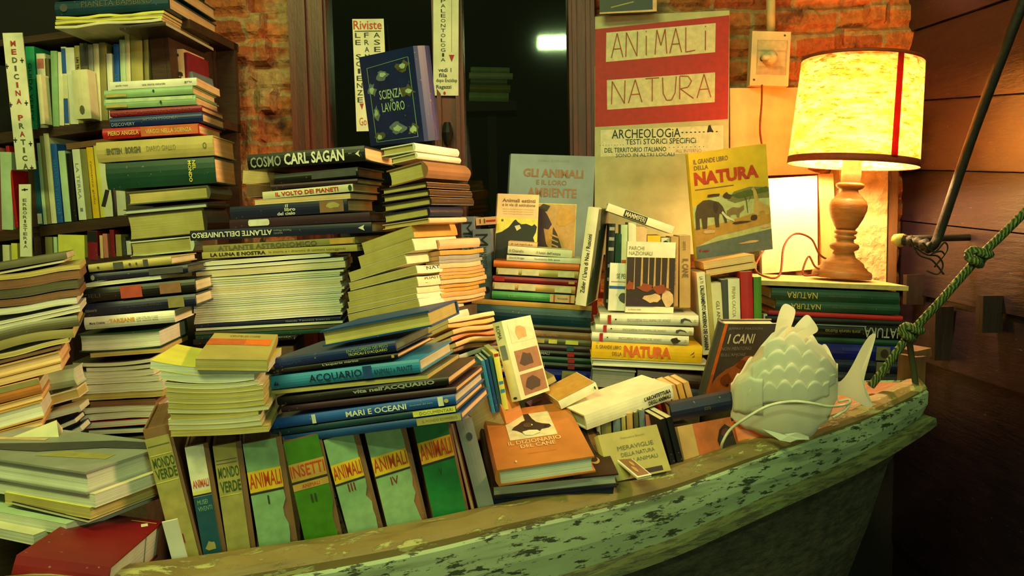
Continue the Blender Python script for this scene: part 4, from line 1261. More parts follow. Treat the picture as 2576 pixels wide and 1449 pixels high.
# ------------------------------------------------------------------ F and G: magazines and the astronomy books on them
plF = Plane(862, 730, 1.68, 7)
rr = random.Random(11)
WF = 'tall white magazine stack'
frows = [(470, 664, 830, 636, 9, 'F', 'white', 'wpage', 'white magazine sliding left', dict(wob=.0012, cat='magazine', name='magazine')), (475, 675, 864, 647, 8, 'F', 'white', 'wpage', 'white magazine', dict(wob=.0012, cat='magazine', name='magazine')),
         (492, 684, 868, 656, 17, 'F', 'khaki', 'page', 'thicker yellowish magazine', dict(wob=.0012, cat='magazine', name='magazine'))]
y = 702.5
for i in range(21):
    j = rr.uniform(-4, 4); hgt = rr.choice((4.6, 5.2, 5.6))
    frows.append((490 + j, y, 858 + rr.uniform(-5, 8), y - 25, hgt, 'F', rr.choice(('white', 'cream', 'grey', 'pgreen')), rr.choice(('wpage', 'wpage', 'page')), 'thin white magazine', dict(cat='magazine', name='magazine', wob=.0012, d=.20)))
    y += hgt + .25
frows += [(490, y, 855, y - 20, 8, 'S', 'navy', 'wpage', 'dark blue spined magazine', dict(cat='magazine', name='magazine')), (492, y + 9, 862, y - 11, 8, 'F', 'dgreen', 'wpage', 'dark green magazine', dict(cat='magazine', name='magazine')),
          (490, y + 18, 858, y - 2, 9, 'F', 'dgreen', 'mold', 'dark green magazine', dict(cat='magazine', name='magazine')), (492, y + 28, 860, y + 8, 10, 'S', 'dgreen', 'mold', 'dark green magazine', dict(cat='magazine', name='magazine')),
          (486, y + 39, 740, y + 26, 12, 'S', 'black', 'wpage', 'black spined magazine with white letters', dict(cat='magazine', name='magazine'))]
F_ = stack(plF, frows, WF, 'magazines in the tall white stack', d=.205, soft=True)
F_[24].text('Guida Tecnica Inserto', .62, .93, .25, .7, 'grey', px=False); F_[28].text('SCIENZA', .78, .97, .55, .8, 'grey', px=False)
riser(plF, 495, 735, y + 52, .19)
plG = Plane(920, 450, 1.66, -9)
WG = 'astronomy pile on the magazines'
G_ = stack(plG, [
    (622, 390, 916, 366, 38, 'S', 'black', 'opage', 'black book with large white serif capitals topmost on the astronomy pile', dict(full=True, bulge=.003, d=.20)),
    (691, 440, 900, 420, 24, 'S', 'black', 'lbrown', 'dark book with faint spine'), (681, 465, 899, 449, 13, 'S', 'purple', 'ypage', 'dark purple book'),
    (660, 482, 887, 461, 21, 'S', 'cream', 'opage', 'cream book with red spine title', dict(bulge=.001)), (640, 502, 881, 485, 14, 'F', 'white', 'opage', 'white-paged magazine', dict(soft=True)),
    (578, 521, 873, 500, 32, 'S', 'navy', 'opage', 'dark navy book with small white title', dict(bulge=.002)), (577, 553, 930, 533, 24, 'S', 'purple', 'lbrown', 'blackish album with rounded white label', dict(bulge=.001)),
    (478, 579, 934, 557, 27, 'S', 'navy', 'opage', 'navy atlas with upside-down white title', dict(bulge=.002, d=.18)), (510, 618, 892, 596, 17, 'S', 'olive', 'ypage', 'olive book with dark worn title', dict(bulge=.001)),
    (508, 634, 898, 614, 17, 'S', 'khaki', 'ypage', 'yellowish book with bold black title', dict(bulge=.001))], WG, 'books in the astronomy pile', d=.17)
G_[0].text('COSMO', 632, 710, .10, .80, 'grey', bold=.02); G_[0].text('CARL SAGAN', 718, 868, .12, .88, 'white', bold=.03); G_[0].poly([(.925, .5), (.965, .72), (.952, .5), (.965, .28)], 'white', 'publisher_mark')
G_[0].polys([blob(.875, .55, .006, .05, 6), blob(.89, .55, .004, .05, 6)], 'grey', 'publisher_mark')
G_[1].rect(.45, .98, .15, .8, 'dgrey')
G_[3].text('IL VOLTO DEI PIANETI', 694, 852, .22, .78, (190, 50, 40), bold=.03); G_[3].poly(blob(.97, .5, .02, .4), 'dgreen', 'publisher_mark')
for s, x0, x1, a, b in (('il', 721, 728, .68, .92), ('libro', 719, 746, .36, .64), ('del cielo', 700, 745, .06, .32)):
    G_[5].text(s, x0, x1, a, b, 'white', bold=.02)
G_[5].rect(.77, .97, .05, .95, 'lbrown', 'spine_picture'); G_[5].poly(blob(.88, .6, .05, .25, 9, .3), 'khaki', 'spine_picture')
G_[6].poly([(.145, .15), (.28, .15), (.29, .3), (.29, .7), (.28, .88), (.145, .88), (.138, .7), (.138, .3)], 'white', 'spine_label', 1)
G_[7].text("ATLANTE DELL'UNIVERSO", 484, 690, .22, .76, 'white', 180, .025); G_[7].text('Patrick Moore', 694, 738, .52, .72, 'grey', 180); G_[7].text('NUOVO', 694, 716, .28, .46, 'grey', 180)
G_[7].poly([(.93, .5), (.965, .78), (.958, .5), (.965, .22)], 'white', 'publisher_mark')
G_[8].text('ATLANTE ASTRONOMICO', 550, 800, .1, .8, 'mold', bold=.02); G_[8].rect(.84, .99, .1, .9, 'ochre')
G_[9].text('LA LUNA E NOSTRA', 531, 672, .22, .78, 'ink', bold=.04); G_[9].text('la storia e i drammi di uomini coraggiosi', 680, 870, .25, .7, 'mold')
lying(Plane(690, 430, 1.78, -9), 611, 428, 690, 434, 34, .10, 'HR', cover='ochre', pages='opage', label='tan book wedged behind the black book of the astronomy pile', cat='book', name='paperback_book', soft=True)
lying(Plane(690, 460, 1.78, -9), 618, 464, 680, 458, 34, .10, 'HR', cover='tan', pages='lbrown', label='brown book wedged low behind the astronomy pile', cat='book', name='paperback_book', soft=True)

# ------------------------------------------------------------------ H: leaning tower right of the magazines
plH = Plane(1048, 700, 1.62, -24)
WH = 'leaning tower right of the magazines'
H_ = stack(plH, [
    (958, 374, 1040, 359, 21, 'HR', 'white', 'ypage', 'white-spined book', dict(bulge=.004)), (980, 398, 1045, 383, 16, 'HR', 'ivory', 'ypage', 'ivory book with small spine letters', dict(bulge=.004)),
    (972, 430, 1062, 405, 46, 'HR', 'lbrown', 'ypage', 'thick round-backed brown book', dict(bulge=.010)), (958, 474, 1072, 455, 17, 'HR', 'dbrown', 'ypage', 'beige cloth book'), (960, 494, 1078, 476, 17, 'HR', 'dbrown', 'ypage', 'beige cloth book'),
    (962, 516, 1082, 496, 19, 'HR', 'dbrown', 'ypage', 'khaki cloth book'), (963, 540, 1077, 520, 24, 'HR', 'navy', 'ypage', 'book with navy spine label', dict(d=.14)), (962, 566, 1078, 548, 14, 'HR', 'peach', 'ypage', 'cream book with orange pattern', dict(d=.16)),
    (909, 610, 1034, 566, 33, 'HR', 'ochre', 'ypage', 'yellowed paperback', dict(soft=True)), (900, 646, 1036, 600, 35, 'HR', 'cream', 'ypage', 'cream paperback with printed spine', dict(soft=True)),
    (876, 683, 1018, 637, 28, 'HR', 'cream', 'ypage', 'cream paperback', dict(soft=True)), (877, 712, 1046, 668, 20, 'HR', 'ivory', 'ypage', 'ivory paperback with boxed spine title', dict(soft=True, bend=.003)),
    (874, 735, 1048, 696, 24, 'HR', 'cream', 'ypage', 'cream paperback with dark spine title', dict(soft=True, bend=.003)), (874, 760, 1047, 722, 16, 'HR', 'cream', 'ypage', 'plain cream paperback', dict(soft=True, bend=.003)),
    (872, 777, 1048, 738, 13, 'HR', 'ivory', 'ypage', 'thin ivory paperback', dict(soft=True, bend=.003)), (874, 792, 1052, 752, 24, 'HR', 'ivory', 'ypage', 'ivory paperback with dotted spine', dict(soft=True, bend=.002)),
    (880, 818, 1056, 779, 20, 'HR', 'cream', 'ypage', 'cream paperback with small letters', dict(soft=True)), (900, 840, 1070, 802, 24, 'HR', 'ivory', 'ypage', 'ivory paperback with red emblem', dict(soft=True)),
    (900, 866, 1073, 829, 32, 'HR', 'peach', 'ypage', 'peach paperback with tiny picture', dict(soft=True))], WH, 'books in the leaning tower', d=.185)
H_[1].text('1 CENTO DEI NOI', .12, .75, .25, .75, 'ink', px=False, which='right', bold=.02)
for q_, key_ in ((3, 'tan'), (4, 'tan'), (5, 'khaki')):
    H_[q_].rect(0, 1, .03, .97, key_, 'spine_cloth', 1, which='right')
H_[6].rect(.02, .62, .08, .92, 'dgrey', which='right'); H_[6].rect(.66, .98, .05, .95, 'peach', which='right')
H_[9].polys([blob(.12, .55, .05, .25), blob(.35, .5, .08, .3, 6)], 'lbrown', 'spine_print', 1, which='right')
H_[11].rect(.15, .85, .22, .8, 'grey', which='right'); H_[11].text('NATURA', .2, .8, .3, .7, 'ink', px=False, which='right', layer=3)
H_[12].text('EVOLUZIONE', .15, .85, .2, .8, 'mold', px=False, which='right', bold=.03)
H_[15].text('la - 12 - sole', .15, .85, .4, .6, 'lbrown', px=False, which='right'); H_[17].polys([blob(.5, .5, .16, .3, 8)], 'red', 'spine_emblem', 1, which='right'); H_[18].polys([blob(.75, .6, .1, .22, 8)], 'lbrown', 'spine_emblem', 1, which='right')
riser(plH, 915, 1060, 902, .16)

# ------------------------------------------------------------------ I: loose pages and papers right of the tower
plI = Plane(1110, 700, 1.70, -32)
irows = [(1075, 603, 1103, 604, 24, 'HR', 'peach', 'page', 'cream book with grey spine label', dict(d=.15))]
y = 632
rr = random.Random(5)
for i in range(13):
    hgt = rr.choice((8, 10, 12)); j = rr.uniform(-5, 4)
    irows.append((1070, y + 6, 1108 + j, y, hgt, 'HR', rr.choice(('tan', 'peach', 'ochre', 'grey', 'lbrown')), rr.choice(('opage', 'page', 'opage')), rr.choice(('peach-edged pamphlet', 'tan pamphlet', 'loose cream pamphlet')), dict(soft=True, d=.16 + rr.uniform(-.012, .012), wob=.004)))
    y += hgt + .5
I_ = stack(plI, irows, 'pamphlet stack behind the leaning tower', 'pamphlets behind the leaning tower')
I_[0].rect(.02, .55, .1, .9, 'bluegrey', which='right')
riser(plI, 1075, 1105, y + 4, .14)
plI2 = Plane(1130, 880, 1.50, -40)
rr = random.Random(9)
for i in range(11):
    yy = 800 + i * 13.5
    lying(plI2, 1060 + i * 2, yy + 30 + i * 2, 1126 + i * 3 + rr.uniform(-8, 8), yy + i * 1.5, 11.5, .13, 'HR', cover=rr.choice(('tan', 'ochre', 'peach', 'kraft', 'lbrown', 'grey')), pages='opage', soft=True, name='paperback_book', wob=.006,
          label=f"frayed orange-lit pamphlet, {ORD[i]} down in the slumped heap right of the blue books", cat='book', group='slumped pamphlets right of the blue books')
riser(plI2, 1095, 1140, 1012, .10)

# ------------------------------------------------------------------ L: encyclopedias standing along the gunwale
plE2 = Plane(800, 1250, 1.20, 18)
EN = []
ency = [  # TL, BL, width px, depth, jacket, title, numeral, label
    ((359, 1082), (444, 1413), 62, 'khaki', 'MONDO\nVERDE', 'II', 'khaki encyclopedia volume with MONDO VERDE spine marked II, leftmost of the row'),
    ((465, 1124), (514, 1402), 47, 'ivory', 'ANIMALI', '', 'narrow encyclopedia volume, cream above and teal below'),
    ((535, 1121), (574, 1395), 58, 'khaki', 'MONDO\nVERDE', '', 'khaki MONDO VERDE encyclopedia volume without numeral, third in the row'),
    ((610, 1116), (654, 1386), 85, 'lgreen', 'ANIMALI', 'I', 'pale green ANIMALI encyclopedia volume marked I'), ((712, 1112), (768, 1367), 92, 'vgreen', 'INSETTI', 'II', 'yellow green INSETTI encyclopedia volume marked II'),
    ((813, 1106), (878, 1350), 78, 'lgreen', 'ANIMALI', 'III', 'pale green ANIMALI encyclopedia volume marked III'), ((916, 1086), (975, 1330), 92, 'lgreen', 'ANIMALI', 'IV', 'pale green ANIMALI encyclopedia volume marked IV'),
    ((1038, 1070), (1091, 1311), 86, 'egreen', 'ANIMALI', 'V', 'deep green ANIMALI encyclopedia volume marked V')]
for i, (t, b, w, key, ti, num, lab) in enumerate(ency):
    pad = (8, 12, 14, 14, 6, 14, 14, 8)[i]
    bk = standing(plE2, t[0], t[1], b[0], b[1], w + pad, .19, 'sS', ext=.02, cover='lbrown', pages='lbrown', label=lab, cat='encyclopedia', group='encyclopedia volumes along the gunwale', name='encyclopedia_volume', bulge=.004)
    ex = .02 / bk.h
    uw = w / (w + pad)
    rj = random.Random(i)
    tear = []
    nst = 14
    for s in range(nst + 1):
        v_ = s / nst
        tear.append((uw + (.0 if i in (0, 1, 2, 7) else rj.uniform(-.10, .03) * (1 if v_ < .45 else .25)), v_))
    top = .94 if i == 0 else 1.0
    jv, jf = [(0, v_ * top) for _, v_ in tear] + [(u_, v_ * top) for u_, v_ in tear], []
    jf = [(s, s + nst + 1, s + nst + 2, s + 1) for s in range(nst)]
    bk.on = bk.put(jv, jf, key, 'dust_jacket', 1, rough=.4)
    Y0 = lambda f: ex + (1 - ex) * f          # fraction of the visible height
    if key == 'khaki':
        for a_, b_2, s in ((Y0(.71), Y0(.785), 'MONDO'), (Y0(.625), Y0(.70), 'VERDE')) if i == 0 else ((Y0(.70), Y0(.80), 'MONDO'), (Y0(.57), Y0(.67), 'VERDE')):
            bk.text(s, .08 * uw, .98 * uw, a_, b_2, (60, 84, 20), px=False, bold=.02)
        for v_ in ((Y0(.80), Y0(.60), Y0(.87)) if i == 0 else (Y0(.83), Y0(.54), Y0(.86))):
            bk.rect(.04, .95 * uw, v_, v_ + .006, 'lyellow' if v_ < Y0(.82) else 'mold', 'spine_rule', 2)
    elif i == 1:
        bk.rect(.0, uw, 0, Y0(.55), 'teal', 'spine_panel', 2); bk.rect(.0, uw, Y0(.57), Y0(.60), 'lyellow', 'spine_band', 2)
        bk.text('ANIMALI', .08 * uw, .95 * uw, Y0(.63), Y0(.70), (196, 70, 30), px=False, bold=.02); bk.rect(0, uw, Y0(.555), Y0(.568), 'ink', 'spine_rule', 2)
        bk.text('MUSEI\nVIVENTI', .15 * uw, .9 * uw, Y0(.42), Y0(.52), 'lgreen', px=False, layer=3)
        bk.poly(blob(.5 * uw, Y0(.10), .22, .04, 9, .3, 3), 'khaki', 'spine_picture', 3)
    else:
        lo_, hi_ = (.55, .74) if i < 7 else (.60, .82)
        if i == 4:
            lo_, hi_ = .61, .78
        bk.rect(.0, uw, Y0(lo_), Y0(hi_), 'yellow' if i != 4 else 'ochre', 'spine_band', 2)
        bk.text(ti, .02 * uw, .97 * uw, Y0(lo_ + .035), Y0(hi_ - .02), (204, 66, 22), px=False, bold=.01, layer=3)
        bk.rect(.0, uw, Y0(lo_ - .022), Y0(lo_ - .005), 'dbrown', 'spine_rule', 2)
        if i == 4:
            bk.rect(0, uw, Y0(.52), Y0(.585), 'ochre', 'spine_band', 2); bk.text('ANIMALI', .25 * uw, .75 * uw, Y0(.535), Y0(.57), (204, 66, 22), px=False, layer=3)
    if num:
        nv = {0: (.13, .20), 3: (.42, .50), 4: (.38, .46), 5: (.44, .52), 6: (.42, .50), 7: (.44, .52)}[i]
        wd = {'I': .05, 'II': .16, 'III': .24, 'IV': .22, 'V': .09}[num]
        bk.text(num, (.5 - wd / 2) * uw, (.5 + wd / 2) * uw, Y0(nv[0]), Y0(nv[1]), (130, 40, 26) if i in (0, 5, 6) else (50, 60, 30), px=False, bold=.01, layer=3)
    EN.append(bk)
standing(plE2, 1132, 1064, 1188, 1296, 11, .18, 'sF', ext=.05, cover='crimson', pages='opage', label='thin red book with peach page edges right of the encyclopedias', cat='book', name='hardback_book')
g_ = standing(plE2, 1147, 1062, 1206, 1290, 42, .18, 'sS', ext=.05, cover='grey', pages='page', label='pale grey book with round emblem beside the leaning pamphlets', cat='book', name='paperback_book', soft=True)
g_.polys([blob(.55, .86, .2, .035, 10)], 'dgrey', 'spine_emblem', 1)
lying(Plane(1200, 1120, 1.50, -40), 1150, 1010, 1226, 960, 130, .05, 'HR', cover='kraft', pages='opage', label='kraft brown book standing behind the grey book', cat='book')

# ------------------------------------------------------------------ K: sagging yellow paperbacks
plK = Plane(560, 1010, 1.125, 9)
WK = 'sagging paperback pile on the encyclopedias'
kr = [(378, 906, 676, 915, 24, 'F', 'lyellow', 'wpage', 'bowed white paperback', dict(bend=.008)), (404, 930, 640, 932, 26, 'F', 'cream', 'wpage', 'bowed whitish paperback', dict(bend=.006))]
y = 957
rr = random.Random(3)
for i in range(10):
    hgt = rr.choice((12, 14, 16, 13)); j = rr.uniform(-8, 8)
    kr.append((412 + j + i * 1.5, y + 3, 664 + rr.uniform(-18, 14), y - 4 - i * .8, hgt, 'F', rr.choice(('lyellow', 'khaki', 'cream')), rr.choice(('ypage', 'page')), rr.choice(('yellowed paperback', 'limp yellowed paperback')), dict(bend=.004 - .0003 * i, wob=.004)))
    y += hgt + .4
K_ = stack(plK, kr, WK, 'yellowed paperbacks on the encyclopedias', d=.15, soft=True)
k1 = faceout([(541, 838), (697, 841), (674, 906), (490, 902)], 1.20, .016, 'cR', lean=50, cover='khaki', pages='ypage', label='cream booklet with orange band lying on the sagging paperbacks', cat='book', name='paperback_book', soft=True)
k1.rect(.0, .56, .52, .76, 'dorange', 'cover_band', 1); k1.rect(.56, .95, .52, .76, 'orange', 'cover_band', 1); k1.text('CENTRI DI COPIE', .28, .75, .83, .9, 'mold', px=False, name='cover_lettering')

# ------------------------------------------------------------------ J: blue aquarium books
plJ = Plane(1100, 950, 1.165, -11)
WJ = 'blue aquarium pile on the encyclopedias'
J_ = stack(plJ, [
    (790, 838, 1068, 785, 42, 'F', 'marine', 'ypage', 'thick blue-covered book with cream page edge topmost on the blue pile', dict(full=True, d=.16, back=.02)),
    (686, 903, 994, 857, 27, 'S', 'dblue', 'page', 'dark blue book, yellow green title'), (670, 931, 1000, 888, 12, 'S', 'black', 'opage', 'thin black book'),
    (676, 948, 1054, 903, 33, 'S', 'sky', 'page', 'light blue ACQUARIO book'), (655, 985, 1075, 942, 16, 'F', 'mold', 'ypage', 'olive-edged magazine', dict(soft=True)),
    (697, 996, 1127, 943, 24, 'S', 'black', 'opage', 'black book with white lettering'), (707, 1023, 1147, 973, 15, 'S', 'purple', 'opage', 'dark reddish brown book'),
    (675, 1056, 1144, 991, 25, 'S', 'blue', 'page', 'bright blue MARI E OCEANI book'), (686, 1083, 1146, 1020, 15, 'S', 'dteal', 'opage', 'dark teal book with yellow label'), (690, 1100, 1160, 1037, 20, 'S', 'marine', 'opage', 'navy blue book at the bottom')],
    WJ, 'books in the blue aquarium pile', d=.18)
J_[1].text('ENCICLOPEDIA DEI PESCI', 877, 978, .52, .82, 'lgreen'); J_[1].text("TROPICALI E D'ACQUARIO", 880, 976, .16, .46, 'lyellow'); J_[1].text('ENCICLOPEDIA', 706, 762, .3, .6, 'marine')
J_[2].text("L'acquario marino", 816, 905, .25, .85, 'white'); J_[2].rect(.955, .975, .2, .8, 'ochre'); J_[2].text('12', .085, .1, .3, .8, 'grey', px=False)
J_[3].text('ACQUARIO', 784, 916, .16, .80, (10, 26, 46), bold=.005); J_[3].rect(919, 941, .02, .98, 'marine', 'spine_band', 1, True); J_[3].text('ANIMALI e PIANTE', 945, 1040, .26, .66, (18, 58, 92)); J_[3].poly([(.035, .3), (.05, .62), (.055, .3), (.062, .55), (.07, .3)], 'navy', 'publisher_mark')
J_[5].text("vita nell'ACQUARIO", 894, 1096, .25, .85, 'grey', bold=.04)
J_[7].text('MARI E OCEANI', 878, 1028, .22, .78, 'white', bold=.02); J_[7].rect(791, 801, .05, .95, 'white', 'spine_rule', 1, True); J_[7].rect(1105, 1118, .05, .95, 'white', 'spine_rule', 1, True); J_[7].text('documenti del mare', 1036, 1092, .42, .62, 'lgreen'); J_[7].poly(blob(.955, .5, .012, .2), 'gold', 'publisher_mark')
J_[8].rect(.775, .998, .05, .95, 'lyellow', 'spine_label', 1); J_[8].text('DOCUMENTARI', .81, .985, .25, .75, 'olive', px=False); J_[9].rect(.77, .998, .1, .95, 'khaki', 'spine_label', 1); J_[9].text('IL MONDO SOMMERSO', .80, .98, .4, .7, 'olive', px=False)
# ------------------------------------------------------------------ the blue book standing on the leaning tower
sl = faceout([(900, 146), (1042, 114), (1064, 357), (936, 366)], 1.80, .045, 'cR', yaw=-14, cover='dblue', pages='page', label='dark blue SCIENZA e LAVORO book standing on the leaning tower', cat='book')
sl.polys([[(.13, .04), (.14, .04), (.13, .86), (.12, .86)], [(.90, .06), (.91, .06), (.90, .90), (.89, .90)], [(.12, .86), (.89, .90), (.89, .905), (.12, .865)], [(.14, .035), (.91, .055), (.91, .06), (.14, .04)]], 'lgreen', 'cover_border', 1)
sl.text('SCIENZA', .30, .72, .50, .60, 'pgreen', px=False, bold=.01, name='cover_title'); sl.text('LAVORO', .32, .74, .36, .46, 'pgreen', px=False, bold=.01, name='cover_title'); sl.text('e', .49, .55, .465, .495, 'pgreen', px=False, name='cover_title')
for i, (x, y, rx, ry) in enumerate(((.40, .76, .10, .05), (.78, .81, .13, .06), (.17, .62, .07, .07), (.82, .55, .12, .06), (.20, .36, .07, .07), (.20, .09, .10, .05), (.56, .17, .14, .06), (.84, .14, .10, .07))):
    sl.poly(blob(x, y, rx, ry, 14, .5, i), 'mold' if i % 2 else 'bluegrey', 'cover_picture', 1)
    sl.poly(blob(x, y, rx * .5, ry * .5, 9, .5, i + 20), 'pgreen', 'cover_picture', 2)
sl.rect(.15, .8, .88, .91, 'grey', which='right'); sl.rect(.1, .9, .83, .87, 'grey', which='right'); sl.rect(.1, .9, .78, .80, 'grey', which='right')
sl.text('Q1', .15, .85, .42, .58, 'grey', px=False, which='right', name='spine_emblem'); sl.rect(.2, .9, .06, .075, 'grey', which='right'); sl.rect(.2, .9, .09, .10, 'grey', which='right')

# ------------------------------------------------------------------ M: centre pile under the bear book
plM = Plane(1350, 700, 1.96, -3)
WM = 'centre pile under the bear book'
M_ = stack(plM, [
    (1279, 607, 1352, 612, 11, 'S', 'peach', 'opage', 'small peach booklet', dict(d=.08, soft=True)), (1278, 618, 1440, 630, 20, 'S', 'ivory', 'page', 'ivory paperback with thin spine letters', dict(d=.10, soft=True)), (1275, 641, 1461, 650, 14, 'S', 'white', 'page', 'white paperback with thin spine letters', dict(d=.10, soft=True)),
    (1242, 655, 1458, 665, 16, 'S', 'orange', 'opage', 'orange book'), (1249, 673, 1456, 683, 18, 'S', 'khaki', 'opage', 'book with three cream spine panels'), (1240, 693, 1452, 705, 14, 'S', 'crimson', 'opage', 'crimson book'),
    (1240, 709, 1448, 721, 19, 'S', 'tan', 'opage', 'book with two cream spine panels'), (1238, 731, 1447, 743, 20, 'S', 'green', 'opage', 'green book with cream end')], WM, 'books in the centre pile', d=.17)
M_[0].text('A. LA NATURA', .1, .85, .3, .7, 'lbrown', px=False); M_[1].text('Il Chiarello', .03, .25, .25, .6, 'mold', px=False); M_[1].text("il lusso dell'estate", .45, .82, .25, .6, 'mold', px=False)
M_[2].text('David Briggs', .04, .24, .35, .75, 'mold', px=False); M_[2].text("l'evoluzione delle specie", .38, .72, .3, .72, 'mold', px=False)
for b_ in (M_[4], M_[6]):
    b_.rect(.02, .27, .12, .88, 'cream'); b_.rect(.31, .52, .12, .88, 'cream'); b_.rect(.75, .95, .12, .88, 'cream')
M_[5].rect(.02, .14, .1, .9, 'red'); M_[5].rect(.90, .97, .25, .75, 'tan')
M_[7].rect(.70, .995, .02, .98, 'peach'); M_[7].text('IL LIBRO VERDE DEI PARCHI', .2, .66, .35, .6, 'lgreen', px=False); M_[7].rect(.74, .76, .02, .98, 'dorange', 'spine_rule', 2); M_[7].rect(.93, .95, .02, .98, 'dorange', 'spine_rule', 2); M_[7].text('MONDADORI', .79, .91, .4, .6, 'mold', px=False, layer=3)
lying(plM, 1187, 751, 1489, 770, 12, .20, 'S', cover='ochre', pages='opage', label='wide thin yellow book under the green one, like a board', cat='book', soft=True, name='paperback_book', group='books in the dark pile')
WD2 = 'dark pile below the yellow book'
Dk = stack(plM, [
    (1190, 764, 1488, 783, 42, 'S', 'dteal', 'page', 'very thick blue green book', dict(bulge=.006)), (1205, 808, 1488, 825, 13, 'S', 'dbrown', 'opage', 'dark book with worn pages'), (1210, 822, 1488, 839, 18, 'S', 'lbrown', 'lbrown', 'mottled brown book'),
    (1222, 841, 1487, 857, 15, 'S', 'mold', 'lbrown', 'dark book with yellow labels'), (1235, 857, 1487, 873, 15, 'S', 'purple', 'lbrown', 'reddish dark book'), (1240, 873, 1487, 888, 14, 'S', 'black', 'page', 'black book with small white capitals'),
    (1245, 888, 1487, 903, 14, 'S', 'dgreen', 'page', 'dark green book'), (1245, 903, 1487, 918, 15, 'S', 'black', 'page', 'black book with faint white capitals'), (1245, 919, 1487, 935, 32, 'S', 'indigo', 'page', 'glossy royal blue book', dict(rough=.15)),
    (1240, 952, 1487, 968, 18, 'S', 'purple', 'page', 'dark maroon book')], WD2, 'books in the dark pile', d=.19)
for a_, b_ in ((.35, .42), (.46, .56), (.6, .68), (.76, .88)):
    Dk[3].rect(a_, b_, .15, .85, 'lyellow' if a_ > .5 else 'khaki')
for i, key in ((4, 'teal'), (5, 'red'), (6, 'red'), (7, 'crimson')):
    Dk[i].rect(.76, .83, .1, .9, key)
Dk[5].text('ANIMALI', .42, .58, .25, .75, 'grey', px=False, bold=.02); Dk[7].text('ANIMALI', .36, .52, .25, .75, 'grey', px=False, bold=.02); Dk[2].text('ENCICLOPEDIA DEGLI ANIMALI', .3, .7, .3, .6, 'tan', px=False)
Dk[8].rect(.70, .86, .04, .96, 'olive'); Dk[8].poly(blob(.78, .45, .055, .3, 9, .2), 'lbrown', 'spine_picture')
riser(plM, 1245, 1485, 990, .17)
# tall covers behind that pile
ga = faceout([(1286, 386), (1497, 394), (1486, 662), (1270, 655)], 2.16, .03, 'cL', lean=6, cover='bluegrey', pages='page', label='grey blue book titled GLI ANIMALI with an okapi photo on its cover', cat='book')
ga.text('GLI ANIMALI', .16, .87, .785, .865, 'lbrown', px=False, bold=.03, name='cover_title'); ga.text('E IL LORO', .32, .68, .715, .76, 'lbrown', px=False, bold=.01, name='cover_title'); ga.text('AMBIENTE', .22, .80, .60, .685, 'lbrown', px=False, bold=.02, name='cover_title')
ga.text('GLI ANIMALI NEL LORO AMBIENTE', .33, .70, .935, .955, 'grey', px=False, name='cover_title')
PB = (.33, .80, .06, .535)
ga.rect(PB[0] - .006, PB[1] + .006, PB[2], PB[3] + .006, 'lyellow', 'picture_border', 1); ga.rect(*PB[:2], *PB[2:], 'tan', 'cover_picture', 2)
ga.polys([blob(.75, .75, .22, .2, 12, .3, 2), blob(.45, .3, .18, .2, 12, .3, 5)], 'ochre', 'cover_picture', 3, PB)
ga.poly([(0, .02), (.0, .92), (.14, .95), (.30, .78), (.42, .60), (.34, .50), (.22, .52), (.25, .40), (.30, .22), (.45, .02)], 'purple', 'cover_picture', 4, PB)
ga.poly([(.05, .9), (.28, .85), (.36, .96), (.18, 1.0)], 'dbrown', 'cover_picture', 5, PB); ga.polys([[(.46, .55), (.56, .42), (.70, .12), (.62, .02), (.44, .02), (.44, .25)]], 'dbrown', 'cover_picture', 5, PB)
ga.polys([[(.42, .2 + i * .09), (.60, .15 + i * .09), (.60, .18 + i * .09), (.42, .23 + i * .09)] for i in range(3)], 'tan', 'cover_picture', 6, PB)
ae = faceout([(1254, 487), (1355, 490), (1350, 660), (1243, 655)], 2.08, .02, 'cL', lean=4, cover='peach', pages='page', label='peach book with a black bear photo standing before the okapi book', cat='book')
ae.rect(.0, 1, .0, .64, 'lyellow', 'cover_picture', 1)
ae.poly([(0, .0), (0, .40), (.14, .43), (.30, .50), (.42, .60), (.46, .62), (.52, .58), (.60, .55), (.72, .56), (.86, .53), (.92, .56), (.98, .52), (.96, .44), (.90, .36), (1, .2), (1, 0)], 'black', 'cover_picture', 2)
ae.polys([[(.44, .52), (.56, .54), (.60, .49), (.50, .45)]], 'cream', 'cover_picture', 3); ae.poly(blob(.47, .58, .03, .015), 'dbrown', 'cover_picture', 4)
ae.text('Animali estinti', .12, .92, .875, .93, 'lbrown', px=False, bold=.02, name='cover_title'); ae.text('e in via di estinzione', .12, .92, .815, .86, 'lbrown', px=False, bold=.01, name='cover_title')
for i in range(3):
    ae.text('testo e fotografie per conoscerli', .14, .88, .76 - .035 * i, .78 - .035 * i, 'tan', px=False, name='cover_lettering')
ae.poly(blob(.14, .60, .03, .02), 'mold', 'publisher_emblem', 2)
# two grey volumes with a tall M
plMM = Plane(1210, 660, 2.0, -4)
for i, (xt, yt, xb, yb, w, key, lab) in enumerate(((1156, 545, 1160, 735, 32, 'bluegrey', 'grey volume with tall M spine behind the other grey volume'), (1189, 577, 1196, 751, 44, 'bluegrey', 'grey volume with tall M spine next to the bear book'))):
    b_ = standing(plMM, xt, yt, xb, yb, w, .16, 'sS', back=.03 if i == 0 else 0, cover=key, pages='opage', label=lab, cat='book', group='grey volumes with a tall M', name='hardback_book', bulge=.001)
    b_.text('M', .15, .85, .76, .93, 'ink', -90, px=False); b_.text('MICRO', .2, .5, .52, .74, 'ink', -90, px=False); b_.text('MAMMIFERI', .5, .75, .40, .74, 'dgrey', -90, px=False); b_.poly(blob(.65, .12, .2, .05), 'dbrown', 'spine_emblem')
b_ = lying(plMM, 1189, 548, 1243, 544, 20, .13, 'HR', cover='peach', pages='peach', back=.06, label='pinkish book numbered 11 lying behind the grey volumes', cat='book', name='paperback_book', soft=True)
